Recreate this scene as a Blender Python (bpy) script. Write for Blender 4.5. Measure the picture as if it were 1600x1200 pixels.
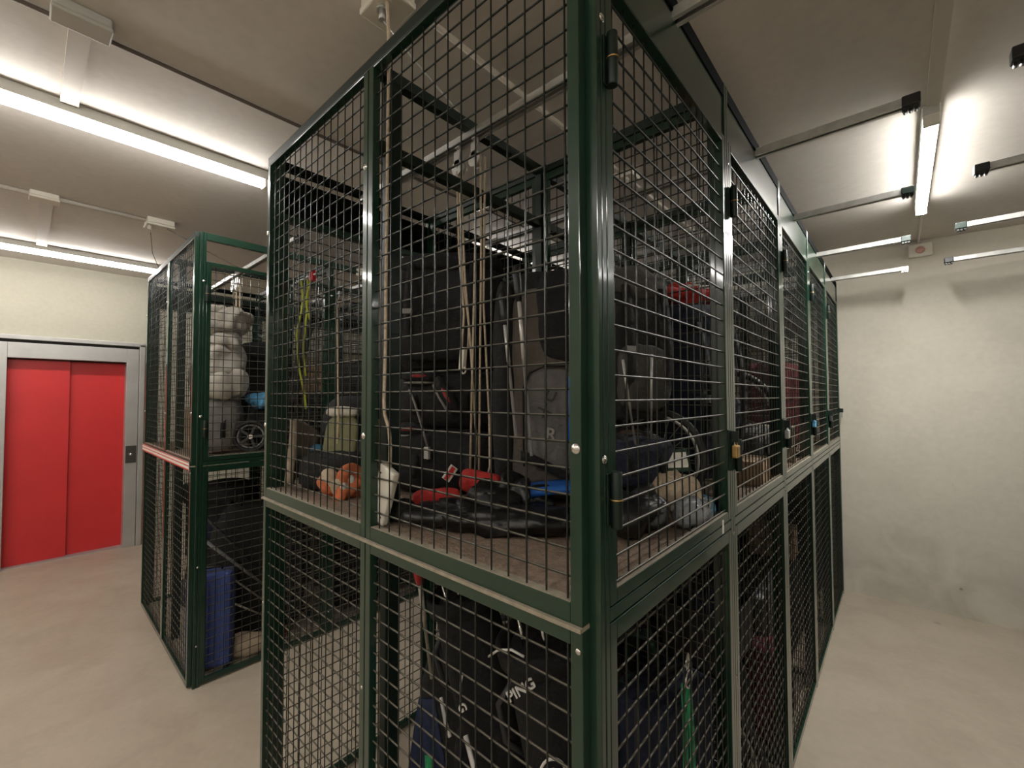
import bpy, bmesh, math, random
from mathutils import Vector, Matrix, noise
R = math.radians
PI = math.pi
C = bpy.context.scene.collection
SC = bpy.context.scene
for o in list(bpy.data.objects): bpy.data.objects.remove(o)

# ------------------------------------------------------------------ camera
cd = bpy.data.cameras.new('camera')
cam = bpy.data.objects.new('camera', cd); C.objects.link(cam)
cd.sensor_fit = 'HORIZONTAL'; cd.sensor_width = 36.0
cd.lens = 677.7 / 1600 * 36.0
cd.clip_start = 0.02; cd.clip_end = 60
cam.matrix_world = (Matrix.Translation((0.409, -0.672, 1.75)) @ Matrix.Rotation(R(41.81), 4, 'Z')
                    @ Matrix.Rotation(R(90 + 1.715), 4, 'X') @ Matrix.Rotation(R(-0.144), 4, 'Z'))
SC.camera = cam

# ------------------------------------------------------------------ world, exposure
w = bpy.data.worlds.new('world'); SC.world = w; w.use_nodes = True
w.node_tree.nodes['Background'].inputs[0].default_value = (1, .9, .8, 1)
w.node_tree.nodes['Background'].inputs[1].default_value = 0.02
SC.view_settings.view_transform = 'Standard'
SC.view_settings.look = 'None'
SC.view_settings.exposure = 0.0
SC.view_settings.gamma = 1.0
SC.view_settings.use_curve_mapping = False
TUBE_POWER = 38.0            # emission strength of the fluorescent diffusers

# ------------------------------------------------------------------ materials
def mat(name, col, rough=.6, metal=0.0, var=0.0, vscale=6.0, col2=None, bump=0.0, bscale=60.0,
        coat=0.0, emit=0.0, trans=0.0, wave=None, spec=.5):
    m = bpy.data.materials.new(name); m.use_nodes = True
    nt = m.node_tree; b = nt.nodes['Principled BSDF']
    b.inputs['Base Color'].default_value = (*col, 1)
    b.inputs['Roughness'].default_value = rough
    b.inputs['Metallic'].default_value = metal
    b.inputs['Specular IOR Level'].default_value = spec
    if coat: b.inputs['Coat Weight'].default_value = coat; b.inputs['Coat Roughness'].default_value = .08
    if trans: b.inputs['Transmission Weight'].default_value = trans
    if emit:
        b.inputs['Emission Color'].default_value = (*col, 1); b.inputs['Emission Strength'].default_value = emit
    tc = nt.nodes.new('ShaderNodeTexCoord')
    if var or col2:
        n = nt.nodes.new('ShaderNodeTexNoise'); n.inputs['Scale'].default_value = vscale
        n.inputs['Detail'].default_value = 6; n.inputs['Roughness'].default_value = .6
        nt.links.new(tc.outputs['Object'], n.inputs['Vector'])
        r = nt.nodes.new('ShaderNodeValToRGB')
        c2 = col2 or tuple(min(1, c * (1 + var)) for c in col)
        c1 = col if col2 else tuple(c * (1 - var) for c in col)
        r.color_ramp.elements[0].position = .35; r.color_ramp.elements[1].position = .68
        r.color_ramp.elements[0].color = (*c1, 1); r.color_ramp.elements[1].color = (*c2, 1)
        nt.links.new(n.outputs['Fac'], r.inputs['Fac'])
        nt.links.new(r.outputs['Color'], b.inputs['Base Color'])
    if bump:
        n2 = nt.nodes.new('ShaderNodeTexNoise'); n2.inputs['Scale'].default_value = bscale
        n2.inputs['Detail'].default_value = 5
        nt.links.new(tc.outputs['Object'], n2.inputs['Vector'])
        bp = nt.nodes.new('ShaderNodeBump'); bp.inputs['Strength'].default_value = bump
        bp.inputs['Distance'].default_value = .02
        nt.links.new(n2.outputs['Fac'], bp.inputs['Height']); nt.links.new(bp.outputs['Normal'], b.inputs['Normal'])
    return m

def surface_mat(name, base, dark, light, rough, sc=(1, 1, 1), spots=0.0, low=None, bump=.15, streak=False):
    """plaster / concrete: three noise layers, small chips, a scuffed dirty band at the foot"""
    m = bpy.data.materials.new(name); m.use_nodes = True
    nt = m.node_tree; L = nt.links; b = nt.nodes['Principled BSDF']
    b.inputs['Roughness'].default_value = rough
    tc = nt.nodes.new('ShaderNodeTexCoord'); mp = nt.nodes.new('ShaderNodeMapping')
    mp.inputs['Scale'].default_value = sc
    L.new(tc.outputs['Object'], mp.inputs['Vector'])
    def nz(scale, det=6, dist=0.0):
        n = nt.nodes.new('ShaderNodeTexNoise'); n.inputs['Scale'].default_value = scale
        n.inputs['Detail'].default_value = det; n.inputs['Distortion'].default_value = dist
        L.new(mp.outputs[0], n.inputs['Vector']); return n
    def ramp(src, p0, c0, p1, c1):
        r = nt.nodes.new('ShaderNodeValToRGB'); e = r.color_ramp.elements
        e[0].position = p0; e[0].color = (*c0, 1); e[1].position = p1; e[1].color = (*c1, 1)
        L.new(src, r.inputs['Fac']); return r
    def mix(a, bb, fac, mode='MIX'):
        x = nt.nodes.new('ShaderNodeMix'); x.data_type = 'RGBA'; x.blend_type = mode
        L.new(a, x.inputs[6]); L.new(bb, x.inputs[7])
        if isinstance(fac, float): x.inputs[0].default_value = fac
        else: L.new(fac, x.inputs[0])
        return x.outputs[2]
    a = ramp(nz(.7, 5, .4).outputs['Fac'], .3, dark, .7, base)
    c = ramp(nz(3.1, 8, .8).outputs['Fac'], .35, base, .75, light)
    out = mix(a.outputs[0], c.outputs[0], .5)
    f = ramp(nz(26, 6).outputs['Fac'], .3, (.86, .86, .86), .7, (1, 1, 1))
    out = mix(out, f.outputs[0], .5, 'MULTIPLY')
    if spots:
        v = nt.nodes.new('ShaderNodeTexVoronoi'); v.inputs['Scale'].default_value = spots
        L.new(mp.outputs[0], v.inputs['Vector'])
        s = ramp(v.outputs['Distance'], .035, (.32, .27, .22), .06, (1, 1, 1))
        g = ramp(nz(1.3, 2).outputs['Fac'], .5, (0, 0, 0), .6, (1, 1, 1))
        sx = nt.nodes.new('ShaderNodeMix'); sx.data_type = 'RGBA'
        sx.inputs[6].default_value = (1, 1, 1, 1); L.new(s.outputs[0], sx.inputs[7]); L.new(g.outputs[0], sx.inputs[0])
        out = mix(out, sx.outputs[2], .8, 'MULTIPLY')
    if low:      # grime band near the floor on walls
        sp = nt.nodes.new('ShaderNodeSeparateXYZ'); L.new(tc.outputs['Object'], sp.inputs[0])
        n = nz(2.2, 8, 1.2)
        ad = nt.nodes.new('ShaderNodeMath'); ad.operation = 'MULTIPLY_ADD'
        L.new(n.outputs['Fac'], ad.inputs[0]); ad.inputs[1].default_value = -.9; L.new(sp.outputs['Z'], ad.inputs[2])
        r = ramp(ad.outputs[0], 0.0, (1, 1, 1), .22, (0, 0, 0))
        r.color_ramp.interpolation = 'EASE'
        n3 = ramp(nz(3, 8, 1).outputs['Fac'], .35, low, .7, light)
        ml = nt.nodes.new('ShaderNodeMath'); ml.operation = 'MULTIPLY'; L.new(r.outputs[0], ml.inputs[0]); ml.inputs[1].default_value = .38
        out = mix(out, n3.outputs[0], ml.outputs[0])
    L.new(out, b.inputs['Base Color'])
    bp = nt.nodes.new('ShaderNodeBump'); bp.inputs['Strength'].default_value = bump; bp.inputs['Distance'].default_value = .01
    L.new(nz(18, 8).outputs['Fac'], bp.inputs['Height']); L.new(bp.outputs[0], b.inputs['Normal'])
    rr = ramp(nz(4, 5).outputs['Fac'], .3, (rough - .12,) * 3, .7, (rough + .1,) * 3)
    L.new(rr.outputs[0], b.inputs['Roughness'])
    return m

M = {}
M['floor'] = surface_mat('concrete floor', (.43, .365, .285), (.31, .25, .18), (.54, .47, .38), .48, bump=.1, spots=2.3)
M['wall'] = surface_mat('plaster wall', (.60, .56, .47), (.54, .50, .42), (.66, .62, .53), .85, spots=4.5, low=(.30, .27, .22))
M['wallL'] = surface_mat('painted wall', (.50, .475, .385), (.47, .445, .36), (.53, .505, .41), .7, bump=.05)
M['ceil'] = surface_mat('ceiling plaster', (.68, .635, .58), (.63, .585, .53), (.72, .675, .62), .85, bump=.08)
M['green'] = mat('green powder coat', (.010, .034, .020), .3, spec=.2, var=.12, vscale=14, coat=.8)
M['dkgreen'] = mat('dark green powder coat', (.005, .014, .010), .45, spec=.4)
M['black'] = mat('black green steel', (.003, .004, .004), .9, spec=.08)
M['wire'] = mat('green wire', (.007, .011, .009), .22, spec=.5, coat=.25)
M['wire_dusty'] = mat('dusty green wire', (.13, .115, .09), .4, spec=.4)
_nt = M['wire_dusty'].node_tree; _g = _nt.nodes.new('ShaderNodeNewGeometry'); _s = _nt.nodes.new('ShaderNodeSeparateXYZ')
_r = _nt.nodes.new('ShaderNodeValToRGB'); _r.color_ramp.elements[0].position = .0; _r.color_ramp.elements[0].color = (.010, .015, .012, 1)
_r.color_ramp.elements[1].position = .55; _r.color_ramp.elements[1].color = (.115, .10, .075, 1)     # upper side: dusty beige with the overhead tube light painted in
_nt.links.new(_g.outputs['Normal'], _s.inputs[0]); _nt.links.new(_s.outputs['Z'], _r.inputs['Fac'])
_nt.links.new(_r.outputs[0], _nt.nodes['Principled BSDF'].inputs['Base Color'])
M['dust'] = mat('dusty ledge', (.27, .235, .18), .8, var=.2, vscale=40)  # dusty beige, lightened for the light that top faces catch
M['fibre'] = mat('brown fibre board', (.23, .165, .12), .9, var=.22, vscale=38, bump=.5, bscale=90)
M['galv'] = mat('galvanised steel', (.55, .55, .53), .38, metal=.55, var=.12, vscale=20)
M['zinc'] = mat('zinc bolt', (.62, .60, .56), .25, metal=.9)
M['steelframe'] = mat('brushed grey steel', (.50, .49, .47), .42, metal=.55, var=.06, vscale=5)
M['darkgap'] = mat('dark gap', (.02, .018, .016), .8)
M['red'] = mat('red lift door', (.60, .028, .030), .42, var=.05, vscale=3)
M['plate'] = mat('dark steel plate', (.10, .095, .085), .4, metal=.6)
M['brass'] = mat('brass', (.55, .36, .14), .35, metal=.9)
M['chrome'] = mat('chrome', (.75, .75, .75), .15, metal=1)
M['plastic_w'] = mat('ivory plastic', (.68, .64, .55), .5, var=.04)
M['plastic_b'] = mat('black plastic', (.012, .012, .013), .4)
M['conduit'] = mat('painted conduit', (.56, .51, .44), .6)
M['conduitD'] = mat('dark cable', (.10, .075, .06), .6)
M['fixture'] = mat('grey fixture body', (.50, .49, .45), .45)
M['rope'] = mat('cream rope', (.56, .46, .34), .8, var=.15, vscale=80)
M['tape_w'] = mat('white tape', (.72, .68, .62), .5)
M['tape_r'] = mat('red tape', (.55, .04, .035), .5)
M['label'] = mat('white label', (.75, .72, .68), .5)
def emis(name, col, s):
    m = bpy.data.materials.new(name); m.use_nodes = True; nt = m.node_tree
    for n in list(nt.nodes): nt.nodes.remove(n)
    e = nt.nodes.new('ShaderNodeEmission'); o = nt.nodes.new('ShaderNodeOutputMaterial')
    e.inputs[0].default_value = (*col, 1); e.inputs[1].default_value = s
    nt.links.new(e.outputs[0], o.inputs[0]); return m
M['tube'] = emis('lit diffuser', (1.0, .97, .93), TUBE_POWER)
M['tubeL'] = emis('lift lobby diffuser', (1.0, .97, .93), TUBE_POWER * 1.1)
M['tubeR'] = emis('bright lit diffuser', (1.0, .98, .93), TUBE_POWER * 12.6)
M['tubeS'] = emis('south lit diffuser', (1.0, .95, .87), TUBE_POWER * 3.8)  # for the fill tubes added out of view

# ------------------------------------------------------------------ mesh helpers
class MB:
    def __init__(s): s.v = []; s.f = []; s.sm = []
    def add(s, vs, fs, smooth=False):
        b = len(s.v); s.v += [tuple(v) for v in vs]
        for f in fs: s.f.append([i + b for i in f]); s.sm.append(smooth)
        return s
    def box(s, x0, x1, y0, y1, z0, z1):
        vs = [(x, y, z) for z in (z0, z1) for y in (y0, y1) for x in (x0, x1)]
        return s.add(vs, [(0, 2, 3, 1), (4, 5, 7, 6), (0, 1, 5, 4), (2, 6, 7, 3), (0, 4, 6, 2), (1, 3, 7, 5)])
    def obox(s, c, d, rot):            # oriented box: centre, full dims, euler
        m = Matrix.Translation(c) @ rot
        h = Vector(d) / 2
        vs = [m @ Vector((x * h.x, y * h.y, z * h.z)) for z in (-1, 1) for y in (-1, 1) for x in (-1, 1)]
        return s.add(vs, [(0, 2, 3, 1), (4, 5, 7, 6), (0, 1, 5, 4), (2, 6, 7, 3), (0, 4, 6, 2), (1, 3, 7, 5)])
    def tube(s, pts, r, n=8, cap=True, closed=False):
        pts = [Vector(p) for p in pts]; k = len(pts); rs = r if isinstance(r, (list, tuple)) else [r] * k
        vs = []; up = None
        for i, p in enumerate(pts):
            if closed: t = pts[(i + 1) % k] - pts[i - 1]
            elif i == 0: t = pts[1] - p
            elif i == k - 1: t = p - pts[i - 1]
            else: t = (pts[i + 1] - pts[i - 1])
            t.normalize()
            if up is None:
                up = Vector((0, 0, 1)) if abs(t.z) < .9 else Vector((1, 0, 0))
            a = t.cross(up)
            if a.length < 1e-5: a = t.cross(Vector((0, 1, 0)))
            a.normalize(); bb = t.cross(a).normalized(); up = -bb if (-bb).dot(up) > 0 else bb
            for j in range(n):
                q = 2 * PI * j / n
                vs.append(p + a * math.cos(q) * rs[i] + bb * math.sin(q) * rs[i])
        fs = []
        for i in range(k if closed else k - 1):
            for j in range(n):
                i2 = (i + 1) % k
                fs.append((i * n + j, i * n + (j + 1) % n, i2 * n + (j + 1) % n, i2 * n + j))
        s.add(vs, fs, n > 5)
        if cap and not closed:
            b = len(s.v) - len(vs)
            s.f.append([b + j for j in range(n)][::-1]); s.sm.append(False)
            s.f.append([b + (k - 1) * n + j for j in range(n)]); s.sm.append(False)
        return s
    def cyl(s, p0, p1, r, n=12, r2=None): return s.tube([p0, p1], [r, r if r2 is None else r2], n)
    def ring(s, c, ax, R0, r, n=28, m=8):
        c = Vector(c); ax = Vector(ax).normalized()
        a = ax.orthogonal().normalized(); b = ax.cross(a)
        return s.tube([c + a * R0 * math.cos(2 * PI * i / n) + b * R0 * math.sin(2 * PI * i / n) for i in range(n)], r, m, closed=True)
    def dome(s, c, ax, r, h=.5, n=10):
        c = Vector(c); ax = Vector(ax).normalized()
        pr = [(0, 1), (.0, .97), (.35, .9), (.7, .65), (1, 0)]
        pts = [c + ax * (r * h * (i / 4)) for i in range(5)]
        rr = [r * math.cos(PI / 2 * i / 4.3) for i in range(5)]
        return s.tube(pts, rr, n)
    def lathe(s, prof, c=(0, 0, 0), n=20, rot=None):
        vs = []; c = Vector(c)
        for (r, z) in prof:
            for j in range(n):
                q = 2 * PI * j / n; p = Vector((r * math.cos(q), r * math.sin(q), z))
                vs.append(c + (rot @ p if rot else p))
        fs = [(i * n + j, i * n + (j + 1) % n, (i + 1) * n + (j + 1) % n, (i + 1) * n + j) for i in range(len(prof) - 1) for j in range(n)]
        return s.add(vs, fs, True)
    def blob(s, c, size, e=(2.4, 2.4), rot=None, amp=.02, freq=3.0, seed=0, nu=40, nv=24, flat=False, ridge=0.0, sag=0.0):
        """soft body: superellipsoid with folds; size = full dims; flat = settle on its base"""
        c = Vector(c); h = Vector(size) / 2; rot = rot or Matrix.Identity(4)
        def sp(x, p): return math.copysign(abs(x) ** p, x)
        e1, e2 = 2 / e[0], 2 / e[1]; vs = []
        off = Vector((seed * 7.31, seed * 3.77, seed * 1.9))
        for i in range(nv + 1):
            t = -PI / 2 + PI * i / nv
            for j in range(nu):
                q = 2 * PI * j / nu
                p = Vector((sp(math.cos(t), e1) * sp(math.cos(q), e2) * h.x,
                            sp(math.cos(t), e1) * sp(math.sin(q), e2) * h.y, sp(math.sin(t), e1) * h.z))
                nn = p.normalized() if p.length > 1e-6 else Vector((0, 0, 1))
                d = noise.fractal(p * freq + off, 1.0, 2.0, 3) * amp
                if ridge: d += ridge * (abs(noise.noise(Vector((p.x, p.y, p.z * .6)) * freq * 2.2 + off)) * 2 - .5)
                p = p + nn * d
                if sag: p.z += -sag * (p.x / h.x) ** 2 * h.z
                if flat and p.z < -h.z * .86: p.z = -h.z * .86 + (p.z + h.z * .86) * .1
                vs.append(c + rot @ p)
        fs = [(i * nu + j, i * nu + (j + 1) % nu, (i + 1) * nu + (j + 1) % nu, (i + 1) * nu + j) for i in range(nv) for j in range(nu)]
        return s.add(vs, fs, True)
    def sheet(s, fn, nu, nv, th=.004):
        """thick curved sheet: fn(u,v)->Vector, u,v in 0..1"""
        P = [[Vector(fn(i / nu, j / nv)) for j in range(nv + 1)] for i in range(nu + 1)]
        top = []; bot = []
        for i in range(nu + 1):
            for j in range(nv + 1):
                a = P[min(i + 1, nu)][j] - P[max(i - 1, 0)][j]; b = P[i][min(j + 1, nv)] - P[i][max(j - 1, 0)]
                nrm = a.cross(b)
                nrm = nrm.normalized() if nrm.length > 1e-9 else Vector((0, 0, 1))
                top.append(P[i][j] + nrm * th / 2); bot.append(P[i][j] - nrm * th / 2)
        w = nv + 1; n = len(top); fs = []
        for i in range(nu):
            for j in range(nv):
                fs.append((i * w + j, (i + 1) * w + j, (i + 1) * w + j + 1, i * w + j + 1))
                fs.append((n + i * w + j, n + i * w + j + 1, n + (i + 1) * w + j + 1, n + (i + 1) * w + j))
        for i in range(nu):
            for j in (0, nv):
                q = (i * w + j, (i + 1) * w + j, n + (i + 1) * w + j, n + i * w + j); fs.append(q if j else q[::-1])
        for j in range(nv):
            for i in (0, nu):
                q = (i * w + j, i * w + j + 1, n + i * w + j + 1, n + i * w + j); fs.append(q[::-1] if i else q)
        return s.add(top + bot, fs, True)

def link(name, mb, m, parent=None, loc=(0, 0, 0), rot=0, bevel=0.0):
    me = bpy.data.meshes.new(name); me.from_pydata(mb.v, [], mb.f); me.update()
    me.polygons.foreach_set('use_smooth', mb.sm)
    me.materials.append(M[m] if isinstance(m, str) else m)
    o = bpy.data.objects.new(name, me); C.objects.link(o)
    o.location = loc; o.rotation_euler = (0, 0, rot)
    if parent: o.parent = parent
    if bevel:
        b = o.modifiers.new('b', 'BEVEL'); b.width = bevel; b.segments = 2; b.limit_method = 'ANGLE'; b.angle_limit = R(50)
    return o
def tag(o, label=None, cat=None, group=None, kind=None):
    if label: o['label'] = label
    if cat: o['category'] = cat
    if group: o['group'] = group
    if kind: o['kind'] = kind
    return o
def thing(name, label, cat, loc=(0, 0, 0), rot=(0, 0, 0), group=None):
    o = bpy.data.objects.new(name, None); C.objects.link(o); o.location = loc
    o.rotation_euler = rot if isinstance(rot, tuple) else (0, 0, rot); o.empty_display_size = .1
    return tag(o, label, cat, group)
def kids(o, table):
    return table.get(o.name, [])
def copy_tree(o, loc=None, rotz=None, label=None, cat=None, group=None):
    table = {}
    for x in bpy.data.objects:
        if x.parent: table.setdefault(x.parent.name, []).append(x)
    def rec(a, par):
        c = a.copy(); C.objects.link(c)
        if par: c.parent = par
        for ch in table.get(a.name, []): rec(ch, c)
        return c
    c = rec(o, None)
    if loc is not None: c.location = loc
    if rotz is not None: c.rotation_euler = (0, 0, rotz)
    if label: c['label'] = label
    if group: c['group'] = group
    return c
def struct(name, mb, m, bevel=0.0, parent=None):
    o = link(name, mb, m, parent, bevel=bevel)
    if not parent: o['kind'] = 'structure'
    return o
def RM(x=0, y=0, z=0):
    return (Matrix.Rotation(R(z), 4, 'Z') @ Matrix.Rotation(R(y), 4, 'Y') @ Matrix.Rotation(R(x), 4, 'X'))

# ------------------------------------------------------------------ room
XW, XE, YS, YN = -6.42, 3.2, -3.2, 4.29
def zc(x): return 3.045 - .022 * (x - .8)
struct('floor', MB().box(XW, XE, YS, YN, -.1, 0), 'floor')
cb = MB()
cb.add([(XW, YS, zc(XW)), (XE, YS, zc(XE)), (XE, YN, zc(XE)), (XW, YN, zc(XW)),
        (XW, YS, 3.4), (XE, YS, 3.4), (XE, YN, 3.4), (XW, YN, 3.4)],
       [(0, 3, 2, 1), (4, 5, 6, 7), (0, 1, 5, 4), (1, 2, 6, 5), (2, 3, 7, 6), (3, 0, 4, 7)])
struct('ceiling', cb, 'ceil')
struct('wall_north', MB().box(XW - .1, XE + .1, YN, YN + .1, -.1, 3.4), 'wall')
struct('wall_south', MB().box(XW - .1, XE + .1, YS - .1, YS, -.1, 3.4), 'wall')
struct('wall_east', MB().box(XE, XE + .1, YS, YN, -.1, 3.4), 'wall')
# west wall with the lift opening (Y -.83 .. .12, up to 2.19)
DY0, DY1, DZ = -.815, .105, 2.17
mb = MB()
mb.box(XW - .1, XW, YS, DY0 - .03, -.1, 3.4); mb.box(XW - .1, XW, DY1 + .03, YN, -.1, 3.4)
mb.box(XW - .1, XW, DY0 - .03, DY1 + .03, DZ + .05, 3.4); mb.box(XW - .34, XW - .24, DY0 - .1, DY1 + .1, -.1, 3.4)
struct('wall_west', mb, 'wallL')
struct('trim_1', MB().box(XW - .25, XW, DY0 - .03, DY1 + .03, -.1, 0.0), 'steelframe')

# the lift door
door = thing('door_1', None, None, (XW, 0, 0)); tag(door, kind='structure')
f = MB()
f.box(-.02, .035, DY1, DY1 + .11, 0, DZ + .16); f.box(-.02, .035, DY0 - .11, DY0, 0, DZ + .16)
f.box(-.02, .035, DY0, DY1, DZ, DZ + .16)
f.box(-.24, -.02, DY1, DY1 + .03, 0, DZ + .05); f.box(-.24, -.02, DY0 - .03, DY0, 0, DZ + .05); f.box(-.24, -.02, DY0, DY1, DZ, DZ + .05)
fr = link('door_frame', f, 'steelframe', door, bevel=.003)
g = MB(); g.box(.0, .055, DY1 + .115, DY1 + .165, 0, DZ + .215); g.box(0, .055, DY0 - .165, DY0 - .115, 0, DZ + .215)
g.box(0, .055, DY0 - .165, DY1 + .165, DZ + .19, DZ + .235)
link('outer_casing', g, 'steelframe', door, bevel=.004)
g = MB(); g.box(-.01, .02, DY0 - .11, DY1 + .112, DZ + .162, DZ + .188)
link('shadow_gap', g, 'darkgap', door)
link('door_leaf', MB().box(-.10, -.07, DY0, -.355, .012, DZ - .012), 'red', door, bevel=.002)
link('door_leaf', MB().box(-.135, -.105, -.375, DY1, .012, DZ - .012), 'red', door, bevel=.002)
link('top_track', MB().box(-.2, -.06, DY0, DY1, DZ - .012, DZ + .0), 'darkgap', door)
link('sill', MB().box(-.2, .0, DY0, DY1, .0, .011), 'steelframe', door)
cp = thing('call_panel', 'small dark steel call plate with a button right of the red lift door', 'button panel', (XW + .037, .16, 1.085))
link('face_plate', MB().box(-.002, .006, -.048, .048, -.10, .10), 'plate', cp, bevel=.003)
link('button', MB().dome((.006, 0, .0), (1, 0, 0), .014, .5), 'chrome', cp)
link('button_rim', MB().ring((.007, 0, .0), (1, 0, 0), .018, .002, 16, 6), 'chrome', cp)

# ------------------------------------------------------------------ fluorescent battens
def batten(label, x, y0, y1, drop=.0, name='fluorescent_batten', group=None, wid=.062, em='tube', lip=0.0):
    z = zc(x) - drop
    t = thing(name, label, 'light', (x, (y0 + y1) / 2, z), group=group); h = (y1 - y0) / 2
    b = MB(); b.box(-wid / 2, wid / 2, -h, h, -.055, -.001)
    if lip:
        for s_ in (-1, 1): b.box(s_ * wid * .5 - .003, s_ * wid * .5 + .003, -h, h, -.055 - lip, -.05)
    link('housing', b, 'fixture', t, bevel=.002 if lip else .006)
    d = MB()
    prof = [(-wid * .42, -.055), (-wid * .40, -.078), (-wid * .22, -.094), (wid * .22, -.094), (wid * .40, -.078), (wid * .42, -.055)]
    vs = [(px, y, pz) for y in (-h + .02, h - .02) for px, pz in prof]
    d.add(vs, [(i, i + 1, i + 7, i + 6) for i in range(5)] + [(0, 1, 2, 3, 4, 5)[::-1], (6, 7, 8, 9, 10, 11)])
    df = link('diffuser', d, em, t)
    if em != 'tube':      # brightest straight down, dimmer out of the sides
        df.data.materials.append(M['tube']); df.data.polygons.foreach_set('material_index', [1, 1, 0, 1, 1, 1, 1])
    for ea, eb in ((-h - .004, -h + .02), (h - .02, h + .004)):
        link('end_cap', MB().box(-wid * .46, wid * .46, ea, eb, -.098, -.05), 'plastic_w', t, bevel=.004)
    c = MB(); c.box(-.045, .045, -.03, .03, -.012, .0) if drop else None
    return t
batten('lit tube light on the ceiling above the right hand aisle', .54, 1.98, 3.28, name='tube_light', em='tubeR')
batten('long lit tube light on the ceiling over the aisle between the two cages', -2.44, -2.2, .275, wid=.075, name='tube_light')
batten('long lit tube light on the ceiling in front of the red lift door', -5.55, -2.2, .27, wid=.085, name='tube_light', em='tubeL')
batten('tube light on the ceiling behind the photographer', .54, -3.0, -1.7, name='tube_light', em='tubeS')  # this and the next three: unseen tubes added to brighten the room
batten('tube light on the ceiling by the south wall, right of the camera', 2.5, -3.0, -1.7, name='tube_light', em='tubeS')
batten('tube light on the ceiling by the south wall, in front of the front cage', -.95, -3.0, -1.7, name='tube_light', em='tubeS')
batten('tube light on the ceiling by the south wall, in front of the cage at left', -3.9, -3.0, -1.7, name='tube_light', em='tubeS')
batten('tube light on the ceiling behind the facing row of cages', 2.95, .5, 3.5, name='tube_light', em='tubeS')  # unseen tube, added as fill for the right side

batten('tube light on the ceiling farther along the aisle between the cages', -2.44, 1.9, 3.6, wid=.075, name='tube_light')

# conduits and boxes on the ceiling
def conduit(label, pts, r=.012, m='conduit', flat=None, name='cable_conduit'):
    b = MB()
    if flat:
        (x0, y0), (x1, y1) = pts
        if abs(x1 - x0) < 1e-3: b.box(x0 - flat / 2, x0 + flat / 2, y0, y1, zc(x0) - .022, zc(x0) - .001)
        else:
            a, c = min(x0, x1), max(x0, x1)
            vs = [(x, y0 + s * flat / 2, zc(x) - dz) for x in (a, c) for s in (-1, 1) for dz in (.001, .022)]
            b.add(vs, [(0, 1, 3, 2), (4, 6, 7, 5), (0, 4, 5, 1), (2, 3, 7, 6), (0, 2, 6, 4), (1, 5, 7, 3)])
    else: b.tube([(x, y, zc(x) - r - .001) for x, y in pts], r, 8)
    o = link(name, b, m); tag(o, label, 'conduit'); return o
conduit('flat painted trunking running along the ceiling up to the right hand tube light', [(.545, -1.58), (.545, 1.96)], flat=.045)
conduit('thin dark cable running along the ceiling over the front cage', [(-1.78, YS + .01), (-1.78, YN - .01)], .008, 'conduitD')
conduit('pale round conduit along the ceiling joining two junction boxes', [(-3.93, YS + .01), (-3.93, 0.0)], .016)
conduit('pale round conduit along the ceiling over the front cage', [(-.79, .2), (-.79, YN - .01)], .011)
conduit('short flat trunking from the junction box at the top left to the tube light', [(-1.70, -.57), (-2.40, -.57)], flat=.06)
conduit('short flat trunking from the pale junction box to the tube light by the lift', [(-3.97, -.61), (-5.50, -.61)], flat=.07)
def jbox(label, x, y, sx, sy, sz, m='plastic_w', gl=False):
    z = zc(x)
    t = thing('junction_box', label, 'junction box', (x, y, z))
    link('housing', MB().box(-sx / 2, sx / 2, -sy / 2, sy / 2, -sz * .7, -.001), m, t, bevel=.006)
    link('lid', MB().box(-sx / 2 - .003, sx / 2 + .003, -sy / 2 - .003, sy / 2 + .003, -sz, -sz * .7), m, t, bevel=.005)
    if gl: 
        g = MB(); g.cyl((sx * .2, -sy / 2 + .02, -sz - .035), (sx * .2, -sy / 2 + .02, -sz + .002), .012, 10)
        g.cyl((sx * .2, -sy / 2 + .02, -sz - .02), (sx * .2, -sy / 2 + .02, -sz - .01), .017, 6)
        link('cable_gland', g, 'plastic_w', t)
    return t
jbox('grey junction box on the ceiling at the top left corner of the photo', -1.70, -.57, .09, .15, .05, 'fixture')
jbox('pale junction box on the ceiling conduit, the left one of the two', -3.93, -.62, .10, .14, .05)
jbox('pale junction box at the end of the ceiling conduit above the far cage', -3.93, 0.0, .14, .17, .06, gl=True)
jbox('pale junction box on the ceiling over the second locker of the front cage', -.79, 1.68, .15, .11, .045, gl=True)
jb = jbox('pale junction box on the ceiling above the front cage, feeding the hanging cable', -.815, .09, .15, .11, .07)
link('cable_gland', MB().cyl((.068, -.045, -.11), (.068, -.045, -.065), .013, 12).cyl((.068, -.045, -.087), (.068, -.045, -.07), .018, 6), 'plastic_w', jb)
link('cable_gland', MB().cyl((.0, -.02, -.11), (.0, -.02, -.065), .011, 12, .006).cyl((.0, -.02, -.08), (.0, -.02, -.07), .02, 6), 'galv', jb)
# movement sensor at the top of the north wall
sn = thing('motion_sensor', 'small square ivory sensor box high on the end wall behind the right hand tube light', 'sensor', (.56, YN, 2.965))
link('housing', MB().box(-.075, .075, -.035, -.001, -.055, .055), 'plastic_w', sn, bevel=.008)
link('lens', MB().dome((0, -.035, 0), (0, -1, 0), .03, .6, 16), mat('pink lens', (.55, .30, .25), .3), sn)
tag(link('thin_conduit', MB().tube([(.55, 3.30, zc(.55) - .01), (.55, YN - .012, zc(.55) - .01), (.56, YN - .012, 3.02)], .009, 8), 'conduit'),
    'thin painted conduit from the right hand tube light to the sensor box', 'conduit')
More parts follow.
